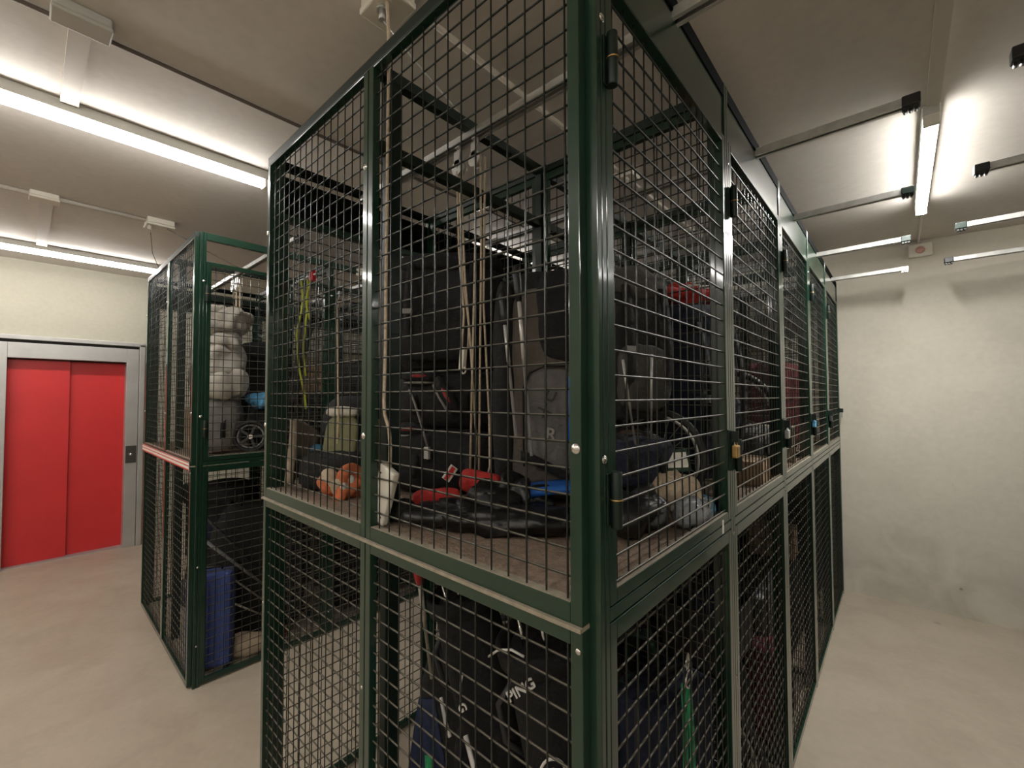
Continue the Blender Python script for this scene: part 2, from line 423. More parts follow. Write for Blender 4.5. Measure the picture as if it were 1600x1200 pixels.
# ------------------------------------------------------------------ wire mesh cages
L5, D, DM, ZM, ZT, WN = .85, 1.597, .774, 1.33, 2.78, .024
PITCH = .05
FR = []
def grid_mb(x0, x1, z0, z1, hout, y=.012, px=.0, pz=.0):
    """welded wire mesh in the local x-z plane; hout: level wires on the outer (-y) side"""
    b = MB(); rh, rv = .0026, .0021; dy = (rh + rv) / 2
    yh, yv = (y - dy, y + dy) if hout else (y + dy, y - dy)
    x = px
    while x < x1 - .006:
        if x > x0 + .006: b.tube([(x, yv, z0), (x, yv, z1)], rv, 6, cap=False)
        x += PITCH
    b.split = len(b.f)
    z = math.floor(z0 / PITCH) * PITCH + pz
    while z < z1 - .004:
        if z > z0 + .004: b.tube([(x0, yh, z), (x1, yh, z)], rh, 6, cap=False)
        z += PITCH
    return b
def link_grid(b, parent):
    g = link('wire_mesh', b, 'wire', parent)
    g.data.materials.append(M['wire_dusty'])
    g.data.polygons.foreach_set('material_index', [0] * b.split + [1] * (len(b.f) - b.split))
    return g
def sill_lit_dust(parent, W, z, sw=.026, t=.024):  # thin dusty strip, caught light held in its colour
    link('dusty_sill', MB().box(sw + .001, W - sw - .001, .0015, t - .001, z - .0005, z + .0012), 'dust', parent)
def frame_mb(W, z0, z1, sw=.028, rt=.03, rb=.03, t=.024, y0=0.0):
    b = MB()
    b.box(0, sw, y0, y0 + t, z0, z1); b.box(W - sw, W, y0, y0 + t, z0, z1)
    b.box(sw, W - sw, y0, y0 + t, z0, z0 + rb); b.box(sw, W - sw, y0, y0 + t, z1 - rt, z1)
    return b
def dup(o, parent, loc=None, rot=None):
    c = o.copy(); C.objects.link(c); c.parent = parent
    if loc is not None: c.location = loc
    if rot is not None: c.rotation_euler = (0, 0, rot)
    return c
PROTO = {}
def panel(cage, kind, W, z0, z1, loc, rot, hout=False, fm='green', **kw):
    key = (kind, round(W, 4), z0, z1, hout)
    if key in PROTO:
        fo, gos = PROTO[key]; p = dup(fo, cage, loc, rot)
        for go in gos: dup(go, p)
        return p
    kw2 = dict(sw=.026, rt=.03, rb=.03); kw2.update(kw)
    p = link(kind, frame_mb(W, z0, z1, **kw2), fm, cage, loc, rot, bevel=.002)
    px, pz = {('upper_panel', 0): (.010, .015), ('lower_panel', 0): (.010, .009)}.get((kind, 0), (.02, .02))
    if abs(rot - PI / 2) < .01: px, pz = .029, .015
    g = link_grid(grid_mb(kw2['sw'] - .004, W - kw2['sw'] + .004, z0 + kw2['rb'] - .004, z1 - kw2['rt'] + .004, hout, px=px, pz=pz), p)
    if kind == 'upper_panel': sill_lit_dust(p, W, z0 + kw2['rb'])
    PROTO[key] = (p, list(p.children) if 0 else [o for o in bpy.data.objects if o.parent == p]); return p

def build_cage(label, loc):
    c = thing('storage_cage', label, 'storage cage', loc)
    LY = 5 * L5
    ZL1 = ZM - .003                                    # top of lower panels
    # --- end faces (south: Y=0, north: Y=LY), two columns each
    xs = [(-D, -DM - .002), (-DM + .002, -WN)]
    for (xa, xb) in xs:
        W = xb - xa
        panel(c, 'lower_panel', W, .012, ZL1, (xa, 0, 0), 0)
        panel(c, 'upper_panel', W, ZM + .005, ZT - .035, (xa, 0, 0), 0, rb=.038, rt=.006)
        panel(c, 'lower_panel', W, .012, ZL1, (xb, LY, 0), PI)
        panel(c, 'upper_panel', W, ZM + .005, ZT - .035, (xb, LY, 0), PI, rb=.038, rt=.006)
    # --- cross partitions
    for i in range(1, 5):
        for (xa, xb) in ((-D + .03, -DM - .018), (-DM + .018, -.032)):
            W = xb - xa
            panel(c, 'partition_panel', W, .03, ZM - .01, (xa, i * L5 - .012, 0), 0)
            panel(c, 'partition_panel', W, ZM + .045, ZT - .04, (xa, i * L5 - .012, 0), 0)
    # --- posts
    def post(bx): link('post', bx, 'green', c, bevel=.002)
    def east_post(y0, y1, x0=-.028, x1=0.0):
        b = MB(); m = (y0 + y1) / 2
        b.box(x0, x1, y0, m - .0015, 0, ZT); b.box(x0, x1 - .004, m - .0015, m + .0015, 0, ZT); b.box(x0, x1, m + .0015, y1, 0, ZT)
        post(b)
    east_post(WN, .056); 
    post(MB().box(-.062, -WN - .0005, WN + .0005, .058, 0, ZT))
    for i in range(1, 5): east_post(i * L5 - .02, i * L5 + .02)
    east_post(LY - .056, LY - WN)
    def west_post(y0, y1):
        post(MB().box(-D, -D + .028, y0, y1, 0, ZT))
    west_post(WN + .0005, .056)
    for i in range(1, 5): west_post(i * L5 - .02, i * L5 + .02)
    west_post(LY - .056, LY - WN - .0005)
    for i in range(0, 6):
        y = i * L5
        ya, yb = (.060, .11) if i == 0 else ((y - .022, y + .022) if i < 5 else (y - .105, y - WN - .0005))
        link('post', MB().box(-DM - .017, -DM + .017, ya, yb, 0, ZT - .036), 'dkgreen', c, bevel=.002)
    # --- top rails and beams
    for y in (0, LY - .03):
        link('top_rail', MB().box(-D, -WN, y, y + .03, ZT - .035, ZT), 'dkgreen', c, bevel=.002)
    for i in range(1, 5):
        link('cross_beam', MB().box(-D + .03, -.03, i * L5 - .015, i * L5 + .015, ZT - .035, ZT), 'dkgreen', c, bevel=.002)
    link('long_beam', MB().box(-DM - .0175, -DM + .0175, .03, LY - .03, ZT - .036, ZT - .001), 'dkgreen', c, bevel=.002)
    link('long_beam', MB().box(-DM - .016, -DM + .016, .03, LY - .03, 2.505, 2.54), 'dkgreen', c, bevel=.002)
    for i in range(5):
        ya, yb = i * L5 + (.057 if i == 0 else .021), (i + 1) * L5 - (.057 if i == 4 else .021)
        link('front_top_rail', MB().box(-.028, -.001, ya, yb, ZT - .045, ZT), 'black', c, bevel=.0015)
        link('top_rail', MB().box(-D + .001, -D + .028, ya, yb, ZT - .035, ZT), 'black', c, bevel=.0015)
        link('header_plate', MB().box(-.018, -.005, ya, yb, 2.603, ZT - .046), 'green', c)
        link('rear_header_plate', MB().box(-D + .005, -D + .015, ya, yb, 2.555, ZT - .062), 'black', c)  # black stands for the shade on its unlit inner face
        # transom, sill and lower panel on the aisle side
        link('transom', MB().box(-.026, .0, ya, yb, ZM + .002, ZM + .026), 'green', c, bevel=.0015)
        panel(c, 'lower_panel', yb - ya, .012, ZL1, (0, ya, 0), PI / 2, rt=.036)
        # west side
        panel(c, 'lower_panel', yb - ya, .012, ZL1, (-D, yb, 0), -PI / 2)
        panel(c, 'upper_panel', yb - ya, ZM + .003, 2.553, (-D, yb, 0), -PI / 2)
        # shelf
        link('shelf_board', MB().box(-D + .03, -.029, i * L5 + (.027 if i == 0 else .016), (i + 1) * L5 - (.027 if i == 4 else .016), 1.350, 1.370), 'fibre', c)
        # door
        key = ('door', round(yb - ya, 4))
        W = yb - ya
        dr = link('door', frame_mb(W - .004, ZM + .03, 2.600, sw=.025, rt=.026, rb=.026, t=.026), 'green', c, (0, ya + .002, 0), PI / 2, bevel=.002)
        link_grid(grid_mb(.02, W - .024, ZM + .052, 2.578, True, px=.0, pz=.042), dr)
        sill_lit_dust(dr, W - .004, ZM + .056)
        for hz in (1.507, 2.343):
            h = link('hinge', MB().cyl((.002, -.013, hz), (.002, -.013, hz + .104), .0105, 14).box(-.012, .014, -.003, .0, hz + .004, hz + .1), 'dkgreen', dr, bevel=.0015)
            link('washer', MB().cyl((.002, -.013, hz + .051), (.002, -.013, hz + .0535), .0125, 14), 'brass', h)
        hp = link('hasp', MB().box(W - .030, W + .012, -.004, -.0005, 1.60, 1.645).box(W - .010, W - .004, -.028, -.0035, 1.605, 1.64), 'dkgreen', dr, bevel=.001)
    # ledge strips between lower and upper panels (dusty tops, caught light painted into the beige)
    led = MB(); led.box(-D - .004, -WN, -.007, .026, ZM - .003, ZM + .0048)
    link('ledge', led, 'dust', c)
    led = MB(); led.box(-WN + .001, .005, WN + .001, .03, ZM - .001, ZM + .002)
    # bolts
    bolts = [((0, .040, 1.634), 'E'), ((0, .044, 2.473), 'E'), ((0, .04, .72), 'E'), ((0, .04, .25), 'E')]
    for i in range(1, 5):
        for z in (.16 + .0 * i, .86, 1.31, 2.52): bolts.append(((0, i * L5 + .004, z), 'E'))
    for z in (2.45, 1.635, .9): bolts.append(((-.787, 0, z), 'S')); bolts.append(((-D + .013, 0, z), 'S'))
    bolts.append(((-.034, 0, 1.29), 'S')); bolts.append(((-.036, 0, 1.655), 'S')); 
    for (p, dd) in bolts:
        r = (.0085 if dd == 'E' else .0105) if p[2] > 1.4 else .006
        ax = (1, 0, 0) if dd == 'E' else (0, -1, 0)
        link('bolt', MB().dome((0, 0, 0), ax, r, .55, 12), 'zinc', c, p)
    return c
front = build_cage('large dark green wire mesh storage cage nearest the camera, filling the middle', (0, 0, 0))
# white sticker at the foot of the first door, lit dusty sills
for o in [x for x in bpy.data.objects if x.parent == front and x.name.startswith('door')][:1]:
    link('sticker', MB().box(.676, .69, -.0012, -.0002, 1.335, 1.375), 'label', o)
side = copy_tree(front, (-2.79, 0, 0), 0, 'dark green wire mesh storage cage at left with red and white tape on its end')
for o in [x for x in bpy.data.objects if x.parent == side]:
    if o.name.startswith('header_plate'): bpy.data.objects.remove(o)
    elif o.name.startswith('front_top_rail'):
        o.material_slots[0].link = 'OBJECT'; o.material_slots[0].material = M['green']
opp = copy_tree(front, (1.15, 5 * L5 - .07, 0), PI, 'dark green wire mesh cage of the facing row, beyond the right edge')
# tape on the end of the far cage
tp = MB(); tp.box(-D - .006, -WN, -.0095, -.0075, ZM - .022, ZM + .030)
t1 = link('warning_tape', tp, 'tape_w', side)
tp = MB(); tp.box(-D - .006, -WN, -.0105, -.0097, ZM + .023, ZM + .0295); tp.box(-D - .006, -WN, -.0105, -.0097, ZM - .0215, ZM - .014); tp.box(-D - .006, -WN, -.0105, -.0097, ZM + .003, ZM + .009)
link('tape_stripe', tp, 'tape_r', t1)

# ------------------------------------------------------------------ bike lift rails
def lift_rail(label, x0, x1, y, z, capm, pulleys=(), face=1, group=None, end_pl=True):
    t = thing('bike_lift_rail', label, 'rail', (0, y, z), group=group)
    b = MB()
    b.box(x0, x1, -.02, .02, .012, .0155)                       # web on top
    b.box(x0, x1, -.02, -.0165, -.0125, .012); b.box(x0, x1, .0165, .02, -.0125, .012)
    b.box(x0, x1, -.0165, -.007, -.0125, -.0095); b.box(x0, x1, .007, .0165, -.0125, -.0095)
    link('channel', b, 'galv', t, bevel=.0008)
    xe = x1 if face > 0 else x0; d = face
    cmb = MB(); cmb.box(min(xe, xe + d * .045) - .001, max(xe, xe + d * .045) + .001, -.024, .024, -.017, .019)
    link('end_cap', cmb, capm, t, bevel=.004)
    g = MB()
    for k in range(3): g.cyl((xe + d * (.008 + .014 * k), -.018, -.022), (xe + d * (.008 + .014 * k), .018, -.022), .006, 8)
    link('end_stop_roller', g, 'plastic_b' if capm != 'galv' else 'galv', t)
    return t
yb = [.427 + .85 * i for i in range(5)]
caps = ['plastic_b', 'plastic_b', 'dkgreen', 'dkgreen', 'galv']
ordn = ['over the first locker of the front cage, carrying the ropes', 'with black end cap, ending left of the tube light',
        'ending just below the end of the right tube light', 'with green end cap beside the sensor box',
        'farthest of the front cage, bare end below the sensor box']
rails = []
for i in range(5):
    yb_i = yb[i] if i < 4 else yb[i] + .0
    rails.append(lift_rail('galvanised lifting rail, ' + ordn[i], -1.565, .435, yb_i, 2.73, caps[i]))
orail = ['nearest', 'second', 'third', 'farthest']
for i, y in enumerate((1.21, 2.06, 2.91, 3.76)):
    lift_rail('lifting rail pointing in from the right edge, %s of those four' % orail[i], .715, 2.7, y, 2.73, ['plastic_b', 'plastic_b', 'dkgreen', 'plastic_b'][i], face=-1)
for i in range(5):
    lift_rail(['galvanised lifting rail with ropes in the front locker of the cage at left', 'galvanised lifting rail over the second locker of the cage at left',
               'galvanised lifting rail over the third locker of the cage at left', 'galvanised lifting rail over the fourth locker of the cage at left',
               'galvanised lifting rail over the last locker of the cage at left'][i], -4.33, -2.36, yb[i], 2.73, caps[i])
# ------------------------------------------------------------------ contents: materials
def fab(name, col, b=.5, rough=.85, **k): M[name] = mat(name, col, rough, var=.18, vscale=9, bump=b, bscale=35, **k)
fab('f_black', (.005, .005, .006)); fab('f_char', (.012, .012, .014)); fab('f_grey', (.055, .053, .050)); fab('f_mgrey', (.13, .125, .12)); fab('f_taupe', (.095, .080, .068))
fab('f_navy', (.008, .012, .030)); fab('f_blue', (.02, .06, .20)); fab('f_peri', (.055, .085, .27)); fab('f_towel', (.015, .024, .065)); fab('f_red', (.42, .022, .018)); fab('f_beige', (.50, .40, .29))
fab('f_white', (.55, .51, .45)); fab('f_olive', (.19, .19, .10)); fab('f_orange', (.50, .14, .055)); fab('f_brown', (.10, .055, .035))
fab('f_green', (.025, .25, .10)); fab('f_lime', (.33, .36, .03)); fab('f_lgrey', (.20, .19, .175)); fab('f_pink', (.35, .05, .07))
fab('f_maroon2', (.28, .03, .03)); fab('f_dgreen', (.02, .05, .035)); fab('f_maroon', (.10, .015, .018)); fab('f_sky', (.10, .33, .55))
M['silver'] = mat('silver pole', (.70, .69, .66), .3, metal=.45)
M['nylon'] = mat('black nylon sheet', (.006, .006, .007), .38, bump=.35, bscale=25)
M['p_blue'] = mat('blue plastic', (.02, .13, .50), .35); M['p_red'] = mat('red plastic', (.45, .02, .02), .35)
M['p_grey'] = mat('grey plastic', (.22, .22, .22), .45); M['p_dgrey'] = mat('dark grey plastic', (.035, .035, .038), .45)
M['card'] = mat('cardboard', (.33, .22, .13), .85, var=.12, vscale=8); M['card2'] = mat('pale cardboard', (.45, .36, .26), .85, var=.1, vscale=8)
M['wood'] = mat('pale wood', (.42, .29, .17), .6, var=.2, vscale=15); M['paper'] = mat('paper', (.72, .70, .64), .7)
M['rubber'] = mat('tyre rubber', (.012, .012, .012), .6); M['clear'] = mat('clear plastic wrap', (.75, .8, .85), .12, trans=.75, bump=.6, bscale=20)
M['mark_w'] = mat('white print', (.68, .66, .62), .5); M['mark_k'] = mat('black print', (.01, .01, .01), .5)
M['socket'] = mat('worn white socket block', (.62, .59, .52), .45, var=.08, vscale=12)
M['p_grey2'] = mat('faded print', (.30, .29, .27), .6)
M['ply'] = mat('plywood', (.34, .25, .16), .7, var=.15, vscale=10)
SH, FL = 1.370, .0           # shelf and floor levels

M['plastic_seat'] = mat('beige seat shell', (.25, .20, .15), .6)
# ------------------------------------------------------------------ builders for stored things
rnd = random.Random(11)
def bag_duffel(label, loc, L, W, H, m, strap='f_black', rz=0, seed=1, name='duffel_bag', cat='bag', ridge=.01):
    t = thing(name, label, cat, loc, R(rz))
    link('body', MB().blob((0, 0, H / 2), (L, W, H), (3.2, 3.0), None, .012, 5, seed, 44, 26, True, ridge), m, t)
    s = MB()
    for x in (-L * .2, L * .2):
        s.sheet(lambda u, v, x=x: (x + (v - .5) * .028, math.cos(u * PI) * W * .5 * 1.06, H * .30 + math.sin(u * PI) * H * .74), 16, 1, .004)
    link('strap', s, strap, t)
    link('zip', MB().sheet(lambda u, v: (-L * .42 + u * L * .84, (v - .5) * .018, H * (.99 - .10 * (2 * u - 1) ** 4) + .004), 14, 1, .004), 'p_dgrey', t)
    return t
def bag_back(label, loc, W, Dp, H, m, m2, rz=0, seed=1, tilt=0, name='backpack', cat='backpack'):
    t = thing(name, label, cat, loc, (R(tilt), 0, R(rz)))
    link('body', MB().blob((0, 0, H / 2), (W, Dp, H), (3.6, 3.2), None, .014, 5, seed, 44, 30, True, .012), m, t)
    link('pocket', MB().blob((0, -Dp * .48, H * .33), (W * .72, Dp * .4, H * .42), (3.4, 3), None, .008, 6, seed + 3, 32, 20, False, .008), m2, t)
    link('lid', MB().blob((0, -Dp * .05, H * .93), (W * .92, Dp * .95, H * .2), (3, 2.6), None, .01, 5, seed + 5, 32, 18, False, .008), m2, t)
    s = MB()
    for x in (-W * .25, W * .25):
        s.sheet(lambda u, v, x=x: (x + (v - .5) * .03, -Dp * .53 - math.sin(u * PI) * Dp * .18, H * .12 + u * H * .78), 12, 1, .006)
    link('strap', s, 'f_black', t)
    link('buckle', MB().box(-W * .25 - .018, -W * .25 + .018, -Dp * .74, -Dp * .68, H * .48, H * .52), 'p_grey', t, bevel=.003)
    return t
def suitcase(label, loc, W, Dp, H, m, rz=0, tilt=0, ribs=True, name='suitcase', cat='suitcase'):
    t = thing(name, label, cat, loc, (R(tilt), 0, R(rz)))
    b = MB().box(-W / 2, W / 2, -Dp / 2, Dp / 2, .03, H)
    link('shell', b, m, t, bevel=min(W, Dp) * .16)
    if ribs:
        n = 7; r = MB()
        for k in range(n):
            x = -W * .38 + k * W * .76 / (n - 1)
            for s in (-1, 1): r.box(x - .007, x + .007, s * Dp / 2 - .004, s * Dp / 2 + .004, H * .12, H * .9)
        link('rib', r, m, t, bevel=.003)
    link('seam', MB().box(-W / 2 - .002, W / 2 + .002, -.006, .006, .034, H + .002), 'p_dgrey', t, bevel=.002)
    link('handle', MB().tube([(-.06, 0, H - .005), (-.055, 0, H + .025), (.055, 0, H + .025), (.06, 0, H - .005)], .009, 8), 'plastic_b', t)
    for x in (-W * .4, W * .4):
        for y in (-Dp * .33, Dp * .33):
            link('wheel', MB().cyl((x - .01, y, .017), (x + .01, y, .017), .017, 12).box(x - .013, x + .013, y - .006, y + .006, .02, .04), 'plastic_b', t)
    return t
def carton(label, loc, W, Dp, H, m='card', rz=0, name='cardboard_box', cat='box', tape=True):
    t = thing(name, label, cat, loc, R(rz))
    link('body', MB().box(-W / 2, W / 2, -Dp / 2, Dp / 2, 0, H - .004), m, t, bevel=.003)
    f = MB(); f.box(-W / 2, W / 2, -Dp / 2, -.002, H - .004, H); f.box(-W / 2, W / 2, .002, Dp / 2, H - .004, H)
    link('flap', f, m, t)
    if tape: link('tape', MB().box(-W / 2 - .001, W / 2 + .001, -.025, .025, H, H + .001).box(-W / 2 - .0015, -W / 2 - .0005, -.025, .025, H * .7, H).box(W / 2 + .0005, W / 2 + .0015, -.025, .025, H * .7, H), 'card2', t)
    return t
def crate(label, loc, W, Dp, H, m, rz=0, name='plastic_crate', cat='crate'):
    t = thing(name, label, cat, loc, R(rz)); b = MB(); e = .006; k = .92
    b.box(-W / 2 * k, W / 2 * k, -Dp / 2 * k, Dp / 2 * k, 0, e)
    for s in (-1, 1):
        for ax in (0, 1):
            if ax: vs = [(x * W / 2 * q, s * (Dp / 2 * q - d), z) for z, q in ((e, k), (H, 1)) for d in (0, e) for x in (-1, 1)]
            else: vs = [(s * (W / 2 * q - d), x * Dp / 2 * q, z) for z, q in ((e, k), (H, 1)) for d in (0, e) for x in (-1, 1)]
            b.add(vs, [(0, 1, 3, 2), (4, 6, 7, 5), (0, 4, 5, 1), (2, 3, 7, 6), (0, 2, 6, 4), (1, 5, 7, 3)])
    link('body', b, m, t)
    r = MB()
    r.box(-W / 2 - .008, W / 2 + .008, -Dp / 2 - .008, -Dp / 2 + .006, H - .012, H + .002); r.box(-W / 2 - .008, W / 2 + .008, Dp / 2 - .006, Dp / 2 + .008, H - .012, H + .002)
    r.box(-W / 2 - .008, -W / 2 + .006, -Dp / 2, Dp / 2, H - .012, H + .002); r.box(W / 2 - .006, W / 2 + .008, -Dp / 2, Dp / 2, H - .012, H + .002)
    link('rim', r, m, t, bevel=.002)
    link('contents', MB().blob((0, 0, H * .55), (W * .86, Dp * .84, H * .95), (4, 2.4), None, .02, 7, int(W * 100), 30, 16, False, .015), rnd.choice(['f_char', 'f_grey', 'f_brown', 'f_navy']), t)
    return t
def wheel(label, loc, Rr, rot, name='spare_wheel', parent=None, spokes=20, mt='rubber'):
    t = thing(name, label, 'wheel', loc, rot) if not parent else None
    p = t or parent; c = (0, 0, 0) if t else loc
    ax = (0, 1, 0)
    if t:
        link('tyre', MB().ring(c, ax, Rr, Rr * .055 + .004, 40, 8), mt, t)
        link('rim', MB().ring(c, ax, Rr * .92, .009, 40, 6), 'galv', t)
        s = MB()
        for k in range(spokes):
            a = 2 * PI * k / spokes; b = a + .5 * (1 if k % 2 else -1)
            s.cyl((.02 * math.cos(b), .012 * (1 if k % 2 else -1), .02 * math.sin(b)), (Rr * .92 * math.cos(a), 0, Rr * .92 * math.sin(a)), .0012, 4)
        link('spokes', s, 'chrome', t)
        link('hub', MB().cyl((0, -.04, 0), (0, .04, 0), .016, 12), 'galv', t)
    return t
def bicycle(label, loc, rz, m, Rr=.31, rx=0):
    """stands in its own local x-z plane, wheels on z=0"""
    t = thing('bicycle', label, 'bicycle', loc, (R(rx), 0, R(rz)))
    wb = Rr * 3.2
    for s, nm in ((-1, 'rear'), (1, 'front')):
        cx = s * wb / 2
        w = link('wheel', MB().ring((cx, 0, Rr), (0, 1, 0), Rr - .018, .018, 40, 8), 'rubber', t)
        link('rim', MB().ring((cx, 0, Rr), (0, 1, 0), Rr - .04, .009, 36, 6), 'galv', w)
        sp = MB()
        for k in range(22):
            a = 2 * PI * k / 22
            sp.cyl((cx, .015 * (1 if k % 2 else -1), Rr), (cx + (Rr - .045) * math.cos(a), 0, Rr + (Rr - .045) * math.sin(a)), .0012, 4)
        link('spokes', sp, 'chrome', w)
    bbk = (-wb * .08, 0, Rr * .92); st = (-wb * .2, 0, Rr * 2.35); hd = (wb * .30, 0, Rr * 2.4); hl = (wb * .335, 0, Rr * 1.98); ra = (-wb / 2, 0, Rr)
    f = MB(); f.cyl(bbk, st, .017).cyl(st, hd, .016).cyl(bbk, hl, .02).cyl(hl, (wb * .285, 0, Rr * 2.55), .02)
    for y in (-.05, .05):
        f.cyl(bbk, (ra[0], y, ra[2]), .009).cyl(st, (ra[0], y, ra[2]), .008).cyl((hl[0], y * .9, hl[2] - .01), (wb / 2, y, Rr), .011)
    link('frame', f, m, t)
    link('saddle', MB().blob((st[0] - .02, 0, st[2] + .12), (.26, .13, .06), (2.2, 2.4), None, .0, 3, 1, 24, 12), 'plastic_b', t)
    link('seat_post', MB().cyl(st, (st[0] - .02, 0, st[2] + .1), .013), 'galv', t)
    link('handlebar', MB().tube([(wb * .27, -.29, Rr * 2.78), (wb * .27, -.1, Rr * 2.78), (wb * .285, 0, Rr * 2.72), (wb * .27, .1, Rr * 2.78), (wb * .27, .29, Rr * 2.78)], .012).cyl((wb * .285, 0, Rr * 2.5), (wb * .285, 0, Rr * 2.74), .016), 'plastic_b', t)
    link('crank', MB().ring((bbk[0], .045, bbk[2]), (0, 1, 0), .085, .004, 24, 6).cyl((bbk[0], -.07, bbk[2]), (bbk[0], .07, bbk[2]), .015).box(bbk[0] - .01, bbk[0] + .01, .055, .065, bbk[2] - .17, bbk[2]).box(bbk[0] - .01, bbk[0] + .01, -.065, -.055, bbk[2], bbk[2] + .17), 'p_dgrey', t)
    return t
def roll(label, loc, r, L, m, rot, name='rolled_mat', cat='mat', cap='f_black'):
    t = thing(name, label, cat, loc, rot); b = MB()
    n = 60; pts = []
    for i in range(n): 
        a = i / n * 2 * PI * 3.2; q = r * (.35 + .65 * i / n); pts.append((q * math.cos(a), q * math.sin(a)))
    b.sheet(lambda u, v: (pts[min(n - 1, int(u * (n - 1)))][0], pts[min(n - 1, int(u * (n - 1)))][1], v * L), 59, 1, r * .13)
    link('roll', b, m, t)
    s = MB()
    for z in (L * .25, L * .75): s.ring((0, 0, z), (0, 0, 1), r * 1.07, .006, 24, 6)
    link('strap', s, cap, t); return t
def helmet(label, loc, m, rz=0, s=1.0, m2='plastic_b'):
    t = thing('helmet', label, 'helmet', loc, R(rz)); b = MB()
    def fn(u, v):
        a = u * 2 * PI; e = v * PI / 2 * .98; q = math.cos(e) ** .75
        return (.105 * s * q * math.cos(a), .135 * s * q * math.sin(a), .02 + .125 * s * math.sin(e) - (.02 * math.cos(a * 2) * (1 - v)))
    b.sheet(fn, 32, 10, .012); link('shell', b, m, t)
    v = MB()
    for k in (-1, 0, 1): v.sheet(lambda u, w, k=k: ((k * .045 + (w - .5) * .016) * s, (-.09 + u * .18) * s, (.152 - .035 * (2 * u - 1) ** 2 - .01 * k * k) * s), 10, 1, .006)
    link('vent', v, m2, t)
    link('chin_strap', MB().tube([(-.09 * s, 0, .02), (-.07 * s, -.02, -.0), (0, -.05, .006), (.07 * s, -.02, -.0), (.09 * s, 0, .02)], .004, 6), 'f_black', t)
    return t
def cloth_heap(label, loc, L, W, H, m, rz=0, seed=3, name='crumpled_cloth', cat='cloth', ridge=.03, e=(2.2, 2.0)):
    t = link(name, MB().blob((0, 0, H * .43), (L, W, H), e, None, .02, 7, seed, 60, 30, True, ridge), m, None, loc, R(rz))
    return tag(t, label, cat)
def ski_pair(label, p0, p1, m, w=.09):
    t = thing('skis', label, 'skis', p0); d = Vector(p1) - Vector(p0); L = d.length
    t.rotation_euler = d.to_track_quat('Z', 'Y').to_euler()
    for s in (-1, 1):
        k = link('ski', MB().sheet(lambda u, v, s=s: ((v - .5) * w * (1 - .25 * math.sin(u * PI)), s * (.012 + .03 * max(0, u - .88) * 8 * .12 + .0), u * L), 24, 2, .009), m, t)
        link('binding', MB().box(-.03, .03, s * .018, s * .055, L * .38, L * .44).box(-.03, .03, s * .018, s * .045, L * .52, L * .56), 'p_dgrey', k, bevel=.003)
    return t
def pole(label, p0, p1, m='galv', name='trekking_pole', cat='pole', grip=.12, r=.0065, gm='plastic_b', group=None):
    t = thing(name, label, cat, p0, group=group); d = Vector(p1) - Vector(p0); L = d.length
    t.rotation_euler = d.to_track_quat('Z', 'Y').to_euler()
    link('shaft', MB().tube([(0, 0, 0), (0, 0, L * .5), (0, 0, L * .5001), (0, 0, L - grip)], [r * .8, r * .8, r, r], 10), m, t)
    if grip: link('grip', MB().tube([(0, 0, L - grip), (0, 0, L - grip * .7), (0, 0, L - grip * .2), (0, 0, L)], [r * 1.4, r * 2.0, r * 2.2, r * 1.5], 10), gm, t)
    return t
def text_mesh(s, size, m, parent, mat4, name='printed_lettering', th=.0012):
    cu = bpy.data.curves.new('lettering', 'FONT'); cu.body = s; cu.size = size; cu.extrude = th; cu.align_x = 'CENTER'; cu.align_y = 'CENTER'; cu.offset = size * .015
    o = bpy.data.objects.new('lettering', cu); C.objects.link(o)
    me = bpy.data.meshes.new_from_object(o); bpy.data.objects.remove(o)
    q = bpy.data.objects.new(name, me); C.objects.link(q); me.materials.clear(); me.materials.append(M[m]); q.parent = parent; q.matrix_local = mat4
    return q

# ------------------------------------------------------------------ first locker of the front cage, upper shelf
# hanging extension lead
t = thing('extension_lead', 'white socket block on a cream cable hanging from the ceiling box into the first locker', 'extension lead', (-.72, .04, 3.0))
def loc3(ps, o): return [(p[0] - o[0], p[1] - o[1], p[2] - o[2]) for p in ps]
o0 = (-.72, .04, 3.0)
link('cable', MB().tube(loc3([(-.747, .045, 2.98), (-.742, .045, 2.93), (-.735, .044, 2.86), (-.733, .044, 2.75), (-.733, .042, 2.6), (-.730, .040, 2.37), (-.735, .040, 2.1), (-.735, .04, 1.9), (-.742, .04, 1.74), (-.738, .04, 1.70), (-.713, .04, 1.655), (-.706, .04, 1.60), (-.703, .037, 1.54)], o0), .0052, 8), 'rope', t)
bl = link('socket_block', MB().obox((-.731 - o0[0], .036 - o0[1], 1.4655 - o0[2]), (.078, .022, .172), RM(0, 21.5, 0)), 'socket', t, bevel=.006)
m4 = Matrix.Translation((-.731 - o0[0], .024 - o0[1], 1.4655 - o0[2])) @ RM(0, 21.5, 0)
g = MB()
for dx, dz in ((-.022, -.062), (.024, -.062), (-.022, .06)):
    p = m4 @ Vector((dx, 0, dz)); g.cyl(p, p + Vector((0, -.0015, 0)), .0028, 8)
link('screw', g, 'p_dgrey', bl)

